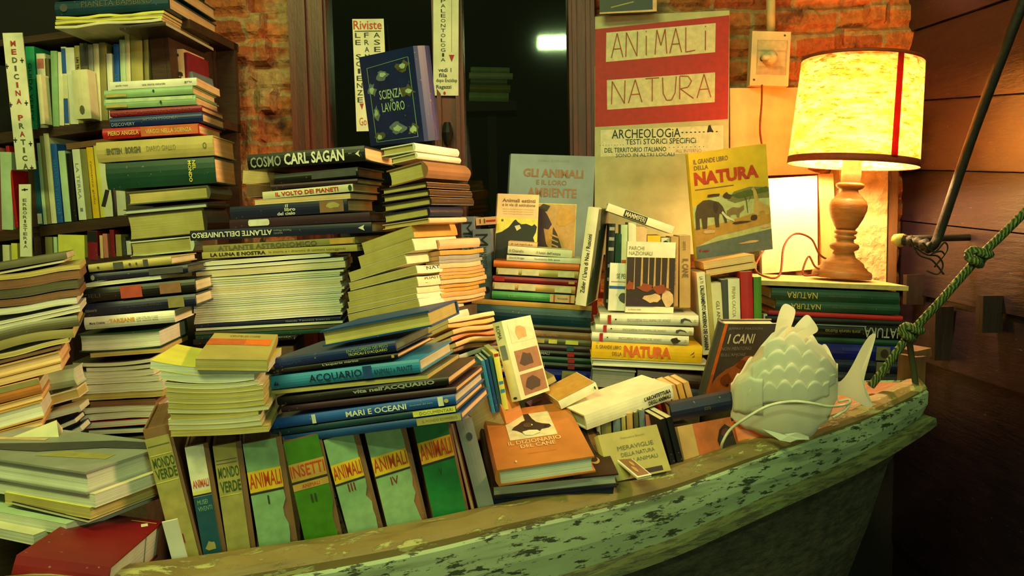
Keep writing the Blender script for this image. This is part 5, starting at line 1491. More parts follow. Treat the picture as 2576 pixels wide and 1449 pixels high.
b_.text('11', .2, .45, .2, .8, 'ink', px=False); b_.rect(.5, .95, .35, .6, 'red')
riser(Plane(1210, 700, 2.0, -4), 1160, 1184, 756, .12)
plZ = Plane(1470, 650, 1.90, -16)
zb = standing(plZ, 1480, 520, 1447, 766, 27, .16, 'sS', cover='ivory', pages='page', label="white-spined book with long vertical title leaning right at the centre pile", cat='book', name='paperback_book', soft=True)
zb.text("Zuber / L'arca di Noe / Rusconi", .3, .72, .13, .73, 'ink', 90, .02, px=False)
zb.rect(.02, .98, .01, .99, (120, 130, 104), 'cover_print', 1, which='right')

# ------------------------------------------------------------------ N: white books and the forest cover
plN = Plane(1620, 830, 1.84, -4)
WN = 'white pile under the forest cover'
N_ = stack(plN, [
    (1509, 790, 1757, 794, 26, 'S', 'white', 'wpage', 'white volume with fish mark'), (1498, 815, 1745, 824, 20, 'S', 'white', 'wpage', 'white volume with fish mark'), (1489, 835, 1733, 846, 23, 'S', 'white', 'wpage', 'white volume with brown beetle mark'),
    (1489, 858, 1767, 872, 42, 'S', 'yellow', 'wpage', 'yellow NATURA book with orange letters', dict(bulge=.002)), (1489, 902, 1786, 916, 17, 'F', 'white', 'wpage', 'white-paged book')], WN, 'books in the white pile', d=.18)
for i in range(3):
    N_[i].rect(.08, .115, .06, .94, 'red'); N_[i].text('i' if i == 2 else '-', .155, .17, .45, .6, 'ink', px=False); N_[i].text("ENCICLOPEDIA DEGLI ANIMALI DEL MONDO", .28, .72, .36, .62, 'grey', px=False)
    N_[i].poly([(.82, .25), (.82, .62), (.86, .75), (.91, .62), (.935, .3), (.90, .5), (.86, .55), (.84, .3)] if i < 2 else blob(.86, .5, .045, .3, 10, .3, 2), 'dgrey' if i < 2 else 'dbrown', 'spine_emblem'); N_[i].poly(blob(.965, .5, .012, .13), 'peach', 'spine_emblem')
N_[3].text('IL GRANDE LIBRO', .04, .27, .60, .82, 'lbrown', px=False, bold=.01); N_[3].text('DELLA', .19, .275, .22, .44, 'lbrown', px=False, bold=.01); N_[3].text('NATURA', .295, .72, .18, .86, (236, 108, 40), px=False, bold=.05); N_[3].polys([[(.89, .45), (.93, .7), (.925, .55)], [(.91, .35), (.935, .5), (.93, .36)]], 'lbrown', 'publisher_mark')
pbx = lying(plN, 1490, 926, 1600, 934, 46, .15, 'F', cover='grey', pages='grey', label='grey closed box supporting the white pile', cat='box', name='cardboard_box')
lying(plN, 1604, 931, 1765, 946, 34, .15, 'S', cover='dbrown', pages='page', label='dark brown book supporting the white pile on its right', cat='book'); lying(plN, 1604, 966, 1765, 980, 40, .15, 'S', cover='navy', pages='page', label='dark navy book at the very bottom of the white pile', cat='book')
riser(plN, 1492, 1760, 1012, .14)
pk_ = faceout([(1579, 607), (1700, 610), (1694, 788), (1573, 786)], 1.865, .012, 'cL', lean=4, cover='ivory', pages='page', label='cream PARCHI NAZIONALI book with a forest photo standing on the white pile', cat='book', name='paperback_book', soft=True)
pk_.rect(0, 1, .09, .78, 'dbrown', 'cover_picture', 1)
pk_.polys([[(x, .33), (x + w_, .33), (x + w_ * .8, .78), (x + w_ * .2, .78)] for x, w_ in ((.29, .05), (.44, .03), (.56, .045), (.70, .03), (.83, .055), (.15, .02))], 'tan', 'cover_picture', 2)
pk_.polys([blob(.40, .36, .16, .05, 10, .4, 1), blob(.72, .34, .16, .06, 10, .4, 2), blob(.08, .38, .08, .07, 9, .4, 3)], (150, 62, 26), 'cover_picture', 3)
pk_.polys([blob(.87, .21, .13, .11, 10, .2, 4), blob(.55, .20, .16, .06, 10, .4, 5)], 'peach', 'cover_picture', 3); pk_.poly([(0, .09), (.62, .09), (.48, .15), (.30, .20), (.12, .22), (0, .22)], 'purple', 'cover_picture', 4)
pk_.text('PARCHI', .04, .35, .88, .935, 'olive', px=False, name='cover_title'); pk_.text('NAZIONALI', .04, .52, .81, .865, 'olive', px=False, name='cover_title'); pk_.text('La Natura Italia', .06, .32, .035, .055, 'lbrown', px=False, name='cover_lettering')
for xt, yt, xb, yb, w, key, lab, bk_ in (
        (1536, 563, 1526, 782, 17, 'black', 'black book with white spine patches left of the forest cover', .07), (1553, 590, 1548, 784, 18, 'dgreen', 'dark green book behind the white rhinoceros book', .075), (1568, 566, 1566, 784, 17, 'pgreen', 'pale book with reddish foot behind the forest cover', .075),
        (1587, 560, 1586, 784, 20, 'ivory', 'tall ivory book behind the forest cover', .075), (1607, 570, 1606, 786, 28, 'peach', 'peach book behind the forest cover', .075), (1637, 594, 1636, 786, 34, 'yellow', 'yellow book behind the forest cover', .075),
        (1673, 600, 1672, 787, 22, 'white', 'white book with small picture behind the forest cover', .075), (1696, 597, 1694, 776, 19, 'tan', 'tan book with faint letters right of the forest cover', .05), (1717, 594, 1717, 780, 28, 'tan', 'tan IL CANE book right of the forest cover', .05)):
    b_ = standing(plN, xt, yt, xb, yb, w, .11, 'sS', back=bk_, cover=key, pages='page', label=lab, cat='book', group='books standing behind the forest cover', name='paperback_book', soft=True)
    if key == 'black':
        for v_ in (.96, .84, .72, .52, .36, .10):
            b_.rect(.1, .9, v_ - .04, v_, 'grey')
    if 'IL CANE' in lab:
        b_.text('IL CANE', .25, .8, .42, .68, 'lbrown', -90, .02, px=False); b_.text('autore', .3, .6, .8, .92, 'lbrown', -90, px=False)
    if 'faint letters' in lab:
        b_.text("IL GENIO DEL CANE", .35, .65, .3, .9, 'lbrown', -90, px=False)
    if 'reddish foot' in lab:
        b_.rect(.1, .9, .2, .58, 'dorange')
    if key == 'white':
        b_.poly(blob(.5, .93, .3, .03), 'dbrown')
rh = faceout([(1535, 661), (1580, 663), (1574, 783), (1530, 780)], 1.875, .010, 'cL', cover='white', pages='page', label='white book with blue line and grey rhinoceros left of the forest cover', cat='book', name='paperback_book', soft=True)
rh.rect(0, 1, .46, .52, 'blue', 'cover_band', 1); rh.text('SE PER', .4, .98, .68, .78, 'dgrey', px=False, name='cover_title'); rh.poly(blob(.8, .28, .22, .11, 10, .2), 'dgrey', 'cover_picture', 1); rh.rect(.1, 1, .6, .615, 'dorange', 'cover_rule', 1)
mm_ = plN.back(.07)
mb_ = lying(mm_, 1531, 511, 1697, 570, 21, .10, 'S', cover='ivory', pages='opage', label='cream MAMMIFERI book lying aslant across the standing books', cat='book', bulge=.0005)
mb_.rect(.26, .60, .06, .94, 'ink', 'spine_label', 1); mb_.text('MAMMIFERI', .28, .58, .18, .82, 'cream', px=False, bold=.02, layer=3)
mb_.rect(.2, .35, .05, .95, 'dgrey', 'cover_print', 1, which='top'); mb_.rect(.5, .7, .05, .95, 'olive', 'cover_print', 1, which='top'); mb_.rect(.72, .92, .1, .9, 'tan', 'cover_print', 1, which='top')

# ------------------------------------------------------------------ O: small standing books, and the yellow nature book
plO = Plane(1840, 750, 1.90, -2)
al = standing(plO, 1752, 686, 1768, 893, 21, .13, 'sS', cover='ivory', pages='page', label='cream book with long black vertical title about canaries beside the white pile', cat='book', name='paperback_book', soft=True)
al.text("L'ALLEVAMENTO MODERNO DEI CANARINI", .28, .78, .06, .84, 'ink', -90, .03, px=False); al.text('LA TI', .3, .7, .87, .95, 'mold', -90, px=False)
for xt, yt, xb, w, key, lab in ((1775, 690, 1789, 12, 'khaki', 'narrow khaki book beside the canary book'), (1788, 713, 1802, 25, 'cream', 'cream book with faint vertical letters'), (1814, 704, 1820, 17, 'dgrey', 'dark grey book between the ivory and cream books'), (1831, 702, 1836, 29, 'ivory', 'ivory book left of the bright red one'),
                                (1862, 684, 1868, 30, 'red', 'bright red book under the yellow nature book'), (1896, 697, 1898, 19, 'vgreen', 'green book between the red book and the lamp board')):
    b_ = standing(plO, xt, yt, xb, 893, w, .12, 'sS', cover=key, pages='page', label=lab, cat='book', group='books standing between the white pile and the lamp', name='paperback_book', soft=True)
    if 'faint vertical' in lab:
        b_.text('GLI ANIMALI', .35, .7, .3, .75, 'mold', -90, px=False)
    if 'ivory book left' in lab:
        b_.text('PRIMA CACCIA', .3, .6, .5, .9, 'khaki', -90, px=False)
t7 = lying(plO, 1773, 662, 1903, 641, 18, .12, 'F', back=.02, cover='tan', pages='opage', label='tan paperback lying on the standing books under the yellow nature book', cat='book', name='paperback_book', soft=True)
lying(plO, 1780, 681, 1908, 660, 16, .12, 'F', back=.02, cover='tan', pages='opage', label='second tan paperback lying directly on the standing books', cat='book', name='paperback_book', soft=True)
riser(plO, 1765, 1905, 900, .12)
nb = faceout([(1733, 390), (1926, 361), (1945, 627), (1751, 652)], 2.03, .022, 'cL', lean=4, cover='yellow', pages='opage', label='large yellow nature book with an elephant picture standing left of the lamp', cat='book', rough=.5)
nb.text('IL GRANDE LIBRO', .06, .50, .90, .945, 'lbrown', px=False, bold=.01, name='cover_title'); nb.text('DELLA', .06, .24, .845, .885, 'lbrown', px=False, bold=.01, name='cover_title'); nb.text('NATURA', .05, .88, .70, .825, (206, 64, 24), px=False, bold=.05, name='cover_title'); nb.rect(.05, .55, .655, .665, 'lbrown', 'cover_rule', 1)
nb.polys([[(0, .10), (1, .16), (1, .60), (.55, .60), (.2, .56), (0, .50)]], (206, 204, 146), 'cover_picture', 1)
nb.poly([(.45, .53), (.55, .60), (.75, .625), (1, .60), (1, .50), (.75, .51), (.55, .49)], 'olive', 'cover_picture', 2)
nb.poly([(0, .12), (.3, .2), (.6, .22), (1, .26), (1, .40), (.7, .36), (.4, .32), (0, .30)], (206, 152, 70), 'cover_picture', 2); nb.poly([(0, .0), (1, .0), (1, .20), (.6, .17), (.3, .15), (0, .12)], (110, 118, 120), 'cover_picture', 3)
nb.polys([[(.70, .38), (.71, .38), (.70, .52), (.66, .56), (.69, .50)], [(.70, .46), (.76, .53), (.75, .53)]], 'mold', 'cover_picture', 4)
nb.poly([(.50, .57), (.60, .585), (.72, .60), (.86, .595), (.97, .61), (1, .56), (.86, .55), (.74, .535), (.60, .53)], (96, 104, 44), 'cover_picture', 3)
EL = (.02, .42, .27, .56)
nb.poly([(.0, .05), (.02, .6), (.10, .85), (.3, .98), (.5, .98), (.66, .92), (.80, .86), (.92, .70), (1.0, .45), (1.02, .15), (.95, .15), (.88, .45), (.80, .50), (.76, .30), (.76, .05), (.64, .05), (.62, .40), (.40, .42), (.36, .05), (.22, .05), (.2, .42), (.14, .4), (.13, .05)], (92, 70, 48), 'cover_picture', 4, EL)
nb.polys([[(.86, .5), (1.0, .3), (1.25, .16), (1.27, .2), (1.02, .4), (.9, .56)]], 'ivory', 'cover_picture', 5, EL); nb.poly([(.62, .86), (.72, .9), (.78, .7), (.70, .5), (.62, .6)], (72, 54, 38), 'cover_picture', 5, EL)
nb.poly([(.42, .37), (.44, .43), (.52, .455), (.60, .44), (.66, .46), (.66, .42), (.60, .39), (.59, .35), (.56, .35), (.55, .385), (.48, .385), (.47, .35), (.44, .35)], (150, 120, 84), 'cover_picture', 4)
nb.poly([(.78, .36), (.80, .48), (.79, .58), (.77, .60), (.80, .62), (.83, .58), (.86, .48), (.98, .42), (.98, .34), (.93, .34), (.92, .38), (.86, .38), (.85, .34)], (216, 170, 100), 'cover_picture', 4)
nb.polys([blob(.28, .59, .10, .015, 8, .3, 1), blob(.45, .57, .05, .03, 8, .4, 2), blob(.78, .33, .05, .03, 8, .2, 3), blob(.6, .30, .12, .012, 8, .4, 6)], (84, 56, 34), 'cover_picture', 5)
nb.polys([blob(.92, .235, .07, .02, 8, .3, 3), blob(.2, .25, .08, .02, 8, .3, 4), blob(.7, .10, .12, .012, 8, .3, 5)], 'peach', 'cover_picture', 5); nb.polys([blob(.12, .07, .05, .008, 7), blob(.05, .08, .015, .015, 6)], 'red', 'cover_picture', 5)

# ------------------------------------------------------------------ P: dark pile under the lamp board
plP = Plane(2100, 760, 2.0, -3)
WP = 'dark pile under the lamp board'
P_ = stack(plP, [
    (1941, 724, 2262, 736, 30, 'S', 'dgreen', 'page', 'dark green NATURA volume, upside down', dict(bulge=.004)), (1952, 754, 2264, 766, 28, 'S', 'dgreen', 'page', 'dark green NATURA volume, upside down', dict(bulge=.004)), (1933, 778, 2271, 794, 13, 'S', 'red', 'page', 'thin red book'),
    (1925, 793, 2280, 808, 13, 'S', 'black', 'opage', 'thin black book'), (1922, 807, 2288, 822, 34, 'S', 'black', 'opage', 'glossy black book, large inverted NATURA', dict(rough=.2)), (1925, 842, 2282, 857, 14, 'S', 'dgreen', 'page', 'thin dark book'),
    (1930, 857, 2272, 872, 38, 'S', 'indigo', 'page', 'glossy blue book with small picture', dict(rough=.2)), (1930, 896, 2272, 911, 30, 'S', 'navy', 'page', 'dark navy book with small picture', dict(rough=.25)), (1930, 927, 2268, 942, 34, 'S', 'black', 'page', 'black book')], WP, 'books in the dark pile under the lamp', d=.19)
for i in (0, 1):
    P_[i].text('NATURA', .12, .36, .22, .75, 'gold', 180, px=False); P_[i].text('enciclopedia', .45, .70, .4, .6, 'mold', 180, px=False)
P_[4].text('NATURA', .685, .955, .12, .86, 'grey', 180, .01, px=False); P_[4].text('storia naturale illustrata', .42, .66, .35, .6, 'olive', 180, px=False); P_[4].rect(.3, .7, .86, .94, 'bluegrey', 'spine_rule', 1)
P_[6].rect(.80, .90, .05, .95, 'mold', 'spine_picture', 1); P_[6].poly(blob(.86, .5, .03, .3), 'dbrown', 'spine_picture'); P_[7].rect(.80, .90, .05, .95, 'mold', 'spine_picture', 1)
riser(plP, 1940, 2140, 985, .17)
tag(lying(plP, 1921, 790, 1930, 790, 18, .02, 'S', cover='white', pages='page', label='tiny white card at the left end of the dark pile', cat='card', name='paper_card', soft=True).root)

# ------------------------------------------------------------------ Q: books lying loose in the bow
ic = faceout([(1826, 817), (1955, 812), (1905, 998), (1768, 1002)], 1.70, .024, 'cL', lean=10, yaw=4, cover='dgrey', pages='page', label='dark book about dogs with brown puppies on its cover behind the fish', cat='book')
ic.text('JEFFREY MASSON', .08, .72, .915, .955, 'grey', px=False, name='cover_title'); ic.text('I CANI', .14, .62, .74, .87, 'white', px=False, bold=.02, name='cover_title'); ic.text('NON MENTONO', .06, .62, .655, .70, 'grey', px=False, name='cover_title'); ic.text("SULL'AMORE", .08, .54, .575, .615, 'grey', px=False, name='cover_title')
ic.rect(0, .06, 0, 1, 'orange', 'spine_edge', 1); ic.poly([(.06, .0), (.9, .0), (.95, .40), (.85, .52), (.70, .58), (.55, .57), (.46, .50), (.38, .44), (.26, .40), (.12, .30), (.06, .2)], (176, 96, 40), 'cover_picture', 1)
ic.polys([blob(.52, .46, .10, .06, 9, .2, 1), blob(.30, .26, .10, .08, 9, .2, 2), blob(.72, .30, .05, .08, 9, .2, 3)], (130, 62, 26), 'cover_picture', 2); ic.polys([blob(.66, .42, .02, .015), blob(.60, .36, .03, .02), blob(.36, .18, .03, .02)], 'dbrown', 'cover_picture', 3)
ic.polys([[(.0, .0), (.055, .0), (.055, .34), (.0, .34)]], 'dorange', 'cover_picture', 2)

q2 = faceout([(1207, 1052), (1480, 1030), (1556, 1190), (1236, 1224)], 1.425, .022, 'cL', lean=58, cover='dbrown', pages='wpage', label='dark brown book with yellow ring under the orange dog book', cat='book')
q2.text('Hannah Alessandra e Giorgio Moretti', .22, .60, .07, .12, 'ochre', px=False, name='cover_lettering'); q2.poly(blob(.86, .20, .04, .05, 14), 'ochre', 'cover_emblem', 1); q2.poly(blob(.855, .215, .032, .038, 14), 'dbrown', 'cover_emblem', 2)
q2.poly(blob(.87, .87, .05, .07, 14), 'purple', 'cover_picture', 1); q2.polys([blob(.93, .5, .04, .22, 12, .3, 2)], (110, 74, 44), 'cover_picture', 1)
q1 = faceout([(1218, 1043), (1422, 1007), (1496, 1150), (1250, 1180)], 1.405, .028, 'cL', lean=56, cover='kraft', pages='wpage', label='orange brown IL DIZIONARIO DEL CANE book with a dog photo', cat='book', rough=.5)
DP = (.21, .74, .42, .86)
q1.rect(*DP, 'cream', 'cover_picture', 1)
q1.poly([(.10, .40), (.16, .50), (.26, .58), (.36, .68), (.44, .72), (.44, .99), (.56, .99), (.60, .76), (.66, .60), (.78, .50), (.92, .44), (.94, .35), (.88, .30), (.72, .28), (.64, .16), (.40, .14), (.30, .22), (.20, .34)], 'dbrown', 'cover_picture', 2, DP)
q1.poly([(.30, .26), (.45, .30), (.62, .26), (.68, .16), (.5, .08), (.34, .12)], 'ivory', 'cover_picture', 3, DP); q1.poly(blob(.46, .5, .10, .10), (84, 60, 42), 'cover_picture', 3, DP); q1.poly(blob(.55, .48, .015, .03), 'white', 'cover_picture', 4, DP); q1.poly(blob(.83, .37, .02, .03), 'black', 'cover_picture', 4, DP)
q1.text('IL DIZIONARIO', .18, .76, .335, .40, 'peach', px=False, bold=.02, name='cover_title'); q1.text('DEL CANE', .30, .68, .265, .325, 'peach', px=False, bold=.02, name='cover_title'); q1.text('cinquecento razze', .36, .66, .165, .185, 'dorange', px=False, name='cover_lettering'); q1.poly(blob(.21, .08, .012, .018), 'peach', 'cover_emblem')
q3 = faceout([(1212, 1085), (1470, 1060), (1552, 1222), (1240, 1252)], 1.45, .035, 'cL', lean=58, cover='navy', pages='navy', label='dark navy box-like book at the bottom below the two dog books', cat='book')
riser(Plane(1400, 1240, 1.42, 10), 1260, 1520, 1330, .16)
# thin books standing behind the dog book
plQ = Plane(1240, 970, 1.46, 12)
for i, (xt, yt, xb, yb, w, key, lab) in enumerate(((1210, 908, 1238, 1040, 9, 'sky', 'first of three thin blue books standing left of the kissing photo book'), (1220, 905, 1248, 1038, 8, 'marine', 'second of three thin blue books standing left of the kissing photo book'),
                                                   (1229, 897, 1257, 1036, 8, 'teal', 'third of three thin blue books standing left of the kissing photo book'), (1240, 888, 1266, 1032, 14, 'lyellow', 'yellowish booklet with blue lines beside the three blue books'))):
    b_ = standing(plQ, xt, yt, xb, yb, w, .10, 'sS', cover=key, pages='page', label=lab, cat='book', group='thin books behind the dog book', name='paperback_book', soft=True)
    if i == 3:
        b_.rect(.1, .9, .3, .36, 'sky'); b_.rect(.1, .9, .45, .5, 'sky'); b_.rect(.1, .9, .93, .98, 'red')
q6 = standing(Plane(1300, 900, 1.48, -34), 1238, 814, 1288, 1012, 25, .10, 'sS', cover='cream', pages='page', label='cream book leaning left with brown portrait photos down its cover', cat='book', name='paperback_book', soft=True)
q6.rect(.2, .8, .52, .7, 'bluegrey', 'spine_lettering'); q6.text('ROMA', .3, .7, .78, .95, 'mold', -90, px=False); q6.poly(blob(.5, .04, .2, .015), 'ink')
for v0, v1 in ((.04, .30), (.34, .60), (.70, .94)):
    q6.rect(.15, .95, v0, v1, 'lbrown' if v0 < .6 else 'cream', 'cover_picture', 1, which='right'); q6.poly(blob(.5, (v0 + v1) / 2, .22, .09, 9, .3, int(v0 * 10)), 'dbrown' if v0 < .6 else 'tan', 'cover_picture', 2, which='right')
riser(plQ.back(.07), 1238, 1345, 1046, .08)
# loose books between them
q7 = lying(Plane(1330, 1000, 1.58, 16), 1286, 1003, 1394, 944, 18, .12, 'F', cover='olive', pages='ypage', label='olive paperback lying open edge forward left of the purple cover', cat='book', name='paperback_book', soft=True)
q8 = faceout([(1318, 1012), (1450, 964), (1478, 994), (1360, 1040)], 1.60, .012, 'cL', lean=60, cover=(116, 84, 92), pages='page', label='glossy dull purple book lying behind the orange dog book', cat='book', rough=.15)
q9 = lying(Plane(1440, 1000, 1.50, 14), 1404, 1010, 1498, 962, 24, .11, 'S', cover='ivory', pages='opage', label='ivory-spined paperback with orange top beside the architecture book', cat='book', name='paperback_book', soft=True)
q9.rect(.02, .98, .02, .98, 'ochre', 'cover_print', 1, which='top'); q9.poly(blob(.93, .5, .02, .2), 'dgreen', 'spine_emblem')
ar = faceout([(1405, 1016), (1615, 942), (1688, 968), (1470, 1044)], 1.52, .028, 'cB', lean=66, cover='ivory', pages='page', label="long cream book titled L'ARCHITETTURA DEGLI ANIMALI lying aslant", cat='book', bulge=.002)
# its spine faces the viewer below the cover: lettering on it
def on_spine(bk, s, u0, u1, v0, v1, key, bold=.02):
    """lettering on the lower edge of a book lying with its spine toward the viewer (v along the thickness)"""
    vs, fs = text_shape(s, bold)
    return mesh_obj('title', [bk.P0 + bk.R * (bk.w * (u0 + (u1 - u0) * x)) + bk.D * (bk.d * (1 - (v0 + (v1 - v0) * y))) - bk.U * .0036 for x, y in vs], fs, flat_mat(key), bk.on, M=bk.M)
on_spine(ar, "L'ARCHITETTURA", .66, .97, .52, .80, 'ink', .04); on_spine(ar, 'DEGLI ANIMALI', .70, .96, .16, .44, 'ink', .04)
riser(Plane(1500, 1010, 1.53, 14), 1470, 1640, 1080, .08)
# little books in a row below it
plR = Plane(1580, 1060, 1.47, 6)
for i, (x, y, w, key) in enumerate(((1500, 1046, 10, 'ivory'), (1511, 1042, 27, 'olive'), (1541, 1036, 20, 'bluegrey'), (1563, 1048, 11, 'khaki'), (1576, 1040, 16, 'tan'), (1594, 1038, 12, 'mold'), (1607, 1032, 15, 'bluegrey'), (1624, 1044, 17, 'pink'), (1643, 1038, 17, 'olive'))):
    standing(plR, x, y, x + 4, y + 95 - (x - 1500) * .2, w * .94, .09, 'sS', cover=key, pages='page', label=f"small {dict(ivory='ivory', olive='olive', bluegrey='blue grey', khaki='khaki', tan='tan', mold='dull green', pink='pink')[key]} book, {ORD[i]} from the left in the row below the architecture book",
             cat='book', group='small books below the architecture book', name='hardback_book', bulge=.003)
plR2 = Plane(1700, 1000, 1.58, 8)
for i, (x, y, w, key, lab) in enumerate(((1648, 1002, 10, 'red', 'thin red book right of the architecture book'), (1662, 975, 18, 'ochre', 'first tan book of four leaning right of the architecture book'), (1682, 972, 18, 'tan', 'second tan book of four leaning right of the architecture book'), (1702, 968, 15, 'ochre', 'third tan book of four leaning right of the architecture book'),
                                         (1719, 964, 15, 'tan', 'fourth tan book of four leaning right of the architecture book'))):
    standing(plR2, x, y, x + 22, y + 80, w * .94, .08, 'sS', cover=key, pages='opage', label=lab, cat='book', group='tan books right of the architecture book', name='paperback_book', soft=True)
riser(plR2, 1670, 1740, 1062, .08)
mv = faceout([(1500, 1097), (1654, 1066), (1686, 1185), (1540, 1212)], 1.385, .022, 'cL', lean=12, cover='khaki', pages='opage', label='cream MERAVIGLIE DELLA NATURA book standing against the gunwale', cat='book', rough=.6)
mv.text('MERAVIGLIE', .25, .85, .60, .69, 'mold', px=False, name='cover_title'); mv.text('DELLA NATURA', .28, .84, .46, .54, 'mold', px=False, name='cover_title'); mv.text('GLI ANIMALI', .34, .86, .32, .40, 'mold', px=False, name='cover_title'); mv.text('Francesco Bianchi', .35, .75, .83, .87, 'olive', px=False, name='cover_lettering'); mv.rect(.55, .88, .04, .14, 'dbrown', 'cover_band', 1)
plS = Plane(1690, 1110, 1.425, 14)
for i, (xt, yt, xb, yb, w, lab) in enumerate(((1661, 1056, 1690, 1180, 13, 'first of two thin black books standing behind the gunwale'), (1676, 1052, 1708, 1176, 15, 'second of two thin black books standing behind the gunwale'))):
    standing(plS, xt, yt, xb, yb, w, .10, 'sS', cover='black', pages='page', label=lab, cat='book', group='thin black books behind the gunwale', name='paperback_book', soft=True)
nv_ = lying(Plane(1840, 1000, 1.50, 10), 1684, 1018, 1845, 986, 45, .022, 'S', cover='navy', pages='opage', label='dark navy book lying across behind the tan boxed book', cat='book'); nv_.text('storia', .5, .6, .35, .6, 'mold', px=False)
ob = faceout([(1700, 1072), (1840, 1050), (1856, 1140), (1728, 1170)], 1.47, .05, 'cL', lean=14, yaw=6, cover='tan', pages='opage', label='tan book with orange cover and dark brown photo left of the fish', cat='book')
ob.rect(.28, 1, 0, 1, 'dorange', 'cover_print', 1); ob.poly([(.70, .12), (.66, .45), (.74, .72), (.86, .84), (.97, .70), (1.0, .12)], 'dbrown', 'cover_picture', 2); ob.poly(blob(.84, .62, .08, .12, 9, .2), (104, 44, 38), 'cover_picture', 3)
ob2 = faceout([(1846, 1060), (1925, 1046), (1940, 1108), (1860, 1126)], 1.51, .02, 'cL', lean=14, cover='orange', pages='opage', label='orange book half hidden behind the fish belly', cat='book')
riser(Plane(1780, 1100, 1.50, 10), 1720, 1850, 1170, .09)
ph = faceout([(1534, 1140), (1567, 1138), (1640, 1192), (1604, 1203)], 1.36, .004, 'cL', lean=40, cover='ivory', pages='page', label='small white card with a brown photo stuck behind the gunwale', cat='card', name='photo_card', soft=True)
ph.rect(.12, .92, .05, .76, 'lbrown', 'photo', 1); ph.polys([blob(.4, .3, .12, .12, 8, .3), blob(.6, .5, .1, .1, 8, .3)], 'tan', 'photo', 2)
RB.poly([(.80, .16), (.86, .20), (.90, .14), (.84, .10)], 'cream', 'cover_emblem', 1); RB.rect(.91, .93, .04, .36, 'ochre', 'cover_rule', 1)

# ------------------------------------------------------------------ the white fish lantern on the gunwale
FY = 1.505
mf, nt, bs = nodes('translucent_white_sheet')
out = nt.nodes['Material Output']
cc = mixc(nt, noise_fac(nt, coords(nt), 9, 3), lin((246, 242, 226)), lin((232, 232, 216)))
nt.links.new(cc, bs.inputs['Base Color']); bs.inputs['Roughness'].default_value = .38
td = N(nt, 'ShaderNodeBsdfTranslucent'); nt.links.new(cc, td.inputs[0])
mx = N(nt, 'ShaderNodeMixShader', i0=.38); nt.links.new(bs.outputs[0], mx.inputs[1]); nt.links.new(td.outputs[0], mx.inputs[2]); nt.links.new(mx.outputs[0], out.inputs[0])
Mf = Matrix.Translation(P(1985, 1108, FY))
fish = empty('fish_lantern', Mf, 'white translucent fish lantern with scales and a crescent tail perched on the gunwale', 'lantern')


def interp(tab, x):
    for (x0, y0), (x1, y1) in zip(tab, tab[1:]):
        if x <= x1:
            t = (x - x0) / (x1 - x0); t = t * t * (3 - 2 * t)
            return y0 + (y1 - y0) * t
    return tab[-1][1]


TOP = [(0, 965), (.08, 930), (.2, 895), (.36, 852), (.55, 832), (.72, 846), (.86, 868), (1, 915)]
BOT = [(0, 1050), (.06, 1066), (.15, 1080), (.35, 1098), (.55, 1112), (.72, 1102), (.88, 1066), (1, 1005)]
XL, XRR = 1838, 2108


def fish_pt(u, v, side, off=0.0, top_off=0.0):
    x = XL + (XRR - XL) * u
    t, b = interp(TOP, u) + top_off, interp(BOT, u)
    y = b + (t - b) * v
    bul = .062 * (max(0, math.sin(math.pi * min(1, max(0, u)))) ** .55) * (math.sin(math.pi * min(1, .06 + v * .62)) ** .8)
    return P(x, y, FY + side * (bul + off))


def fish_sheet(name, side, u0, u1, v0f, v1f, off=0.0, nu=48, nv=14, th=.0012, topf=None):
    vs, fs = [], []
    for lay in (0, 1):
        for j in range(nv + 1):
            for i in range(nu + 1):
                u = u0 + (u1 - u0) * i / nu
                v0, v1 = v0f(u), v1f(u)
                v = v0 + (v1 - v0) * j / nv
                o_ = off if not callable(off) else off(u, j / nv)
                vs.append(fish_pt(u, v, side, o_ - lay * th))
    m_ = (nu + 1) * (nv + 1)
    for j in range(nv):
        for i in range(nu):
            a = j * (nu + 1) + i
            fs.append((a, a + 1, a + nu + 2, a + nu + 1)); fs.append((m_ + a, m_ + a + nu + 1, m_ + a + nu + 2, m_ + a + 1))
    for i in range(nu):
        for a in (i, nv * (nu + 1) + i):
            fs.append((a, a + 1, m_ + a + 1, m_ + a))
    for j in range(nv):
        for a in (j * (nu + 1), j * (nu + 1) + nu):
            fs.append((a, a + nu + 1, m_ + a + nu + 1, m_ + a))
    return mesh_obj(name, vs, fs, mf, fish, True, Mf)


sc_ = lambda u, n, ph=0.0: abs(math.sin(math.pi * (u * n + ph))) ** .7
fish_sheet('body_side', -1, 0, 1, lambda u: 0, lambda u: .86 + .05 * sc_(u, 7))
fish_sheet('body_side', 1, 0, 1, lambda u: 0, lambda u: .93 + .07 * sc_(u, 6, .5))
rise = lambda h0: (lambda u, t: .0015 + h0 * t)
for lo_, hi_, n_, h_, ua, ub, ph_ in ((.62, .86, 6, .006, .20, 1.0, 0), (.46, .70, 7, .005, .10, .98, .5), (.34, .55, 7, .004, .16, .92, 0), (.78, .985, 5, .008, .30, .985, .5)):
    fish_sheet('scale_strip', -1, ua, ub, lambda u, lo_=lo_: lo_, lambda u, hi_=hi_, n_=n_, ph_=ph_: hi_ - .06 + .075 * sc_(u, n_, ph_), rise(h_), 60, 6, .001)
fish_sheet('scale_strip', 1, .35, .99, lambda u: .80, lambda u: .96 + .08 * sc_(u, 6), rise(.012), 48, 6, .001)
fish_sheet('gill_cover', -1, .02, .30, lambda u: .22, lambda u: .80 - .5 * max(0, u - .12) * 2, rise(.006), 20, 8, .001)


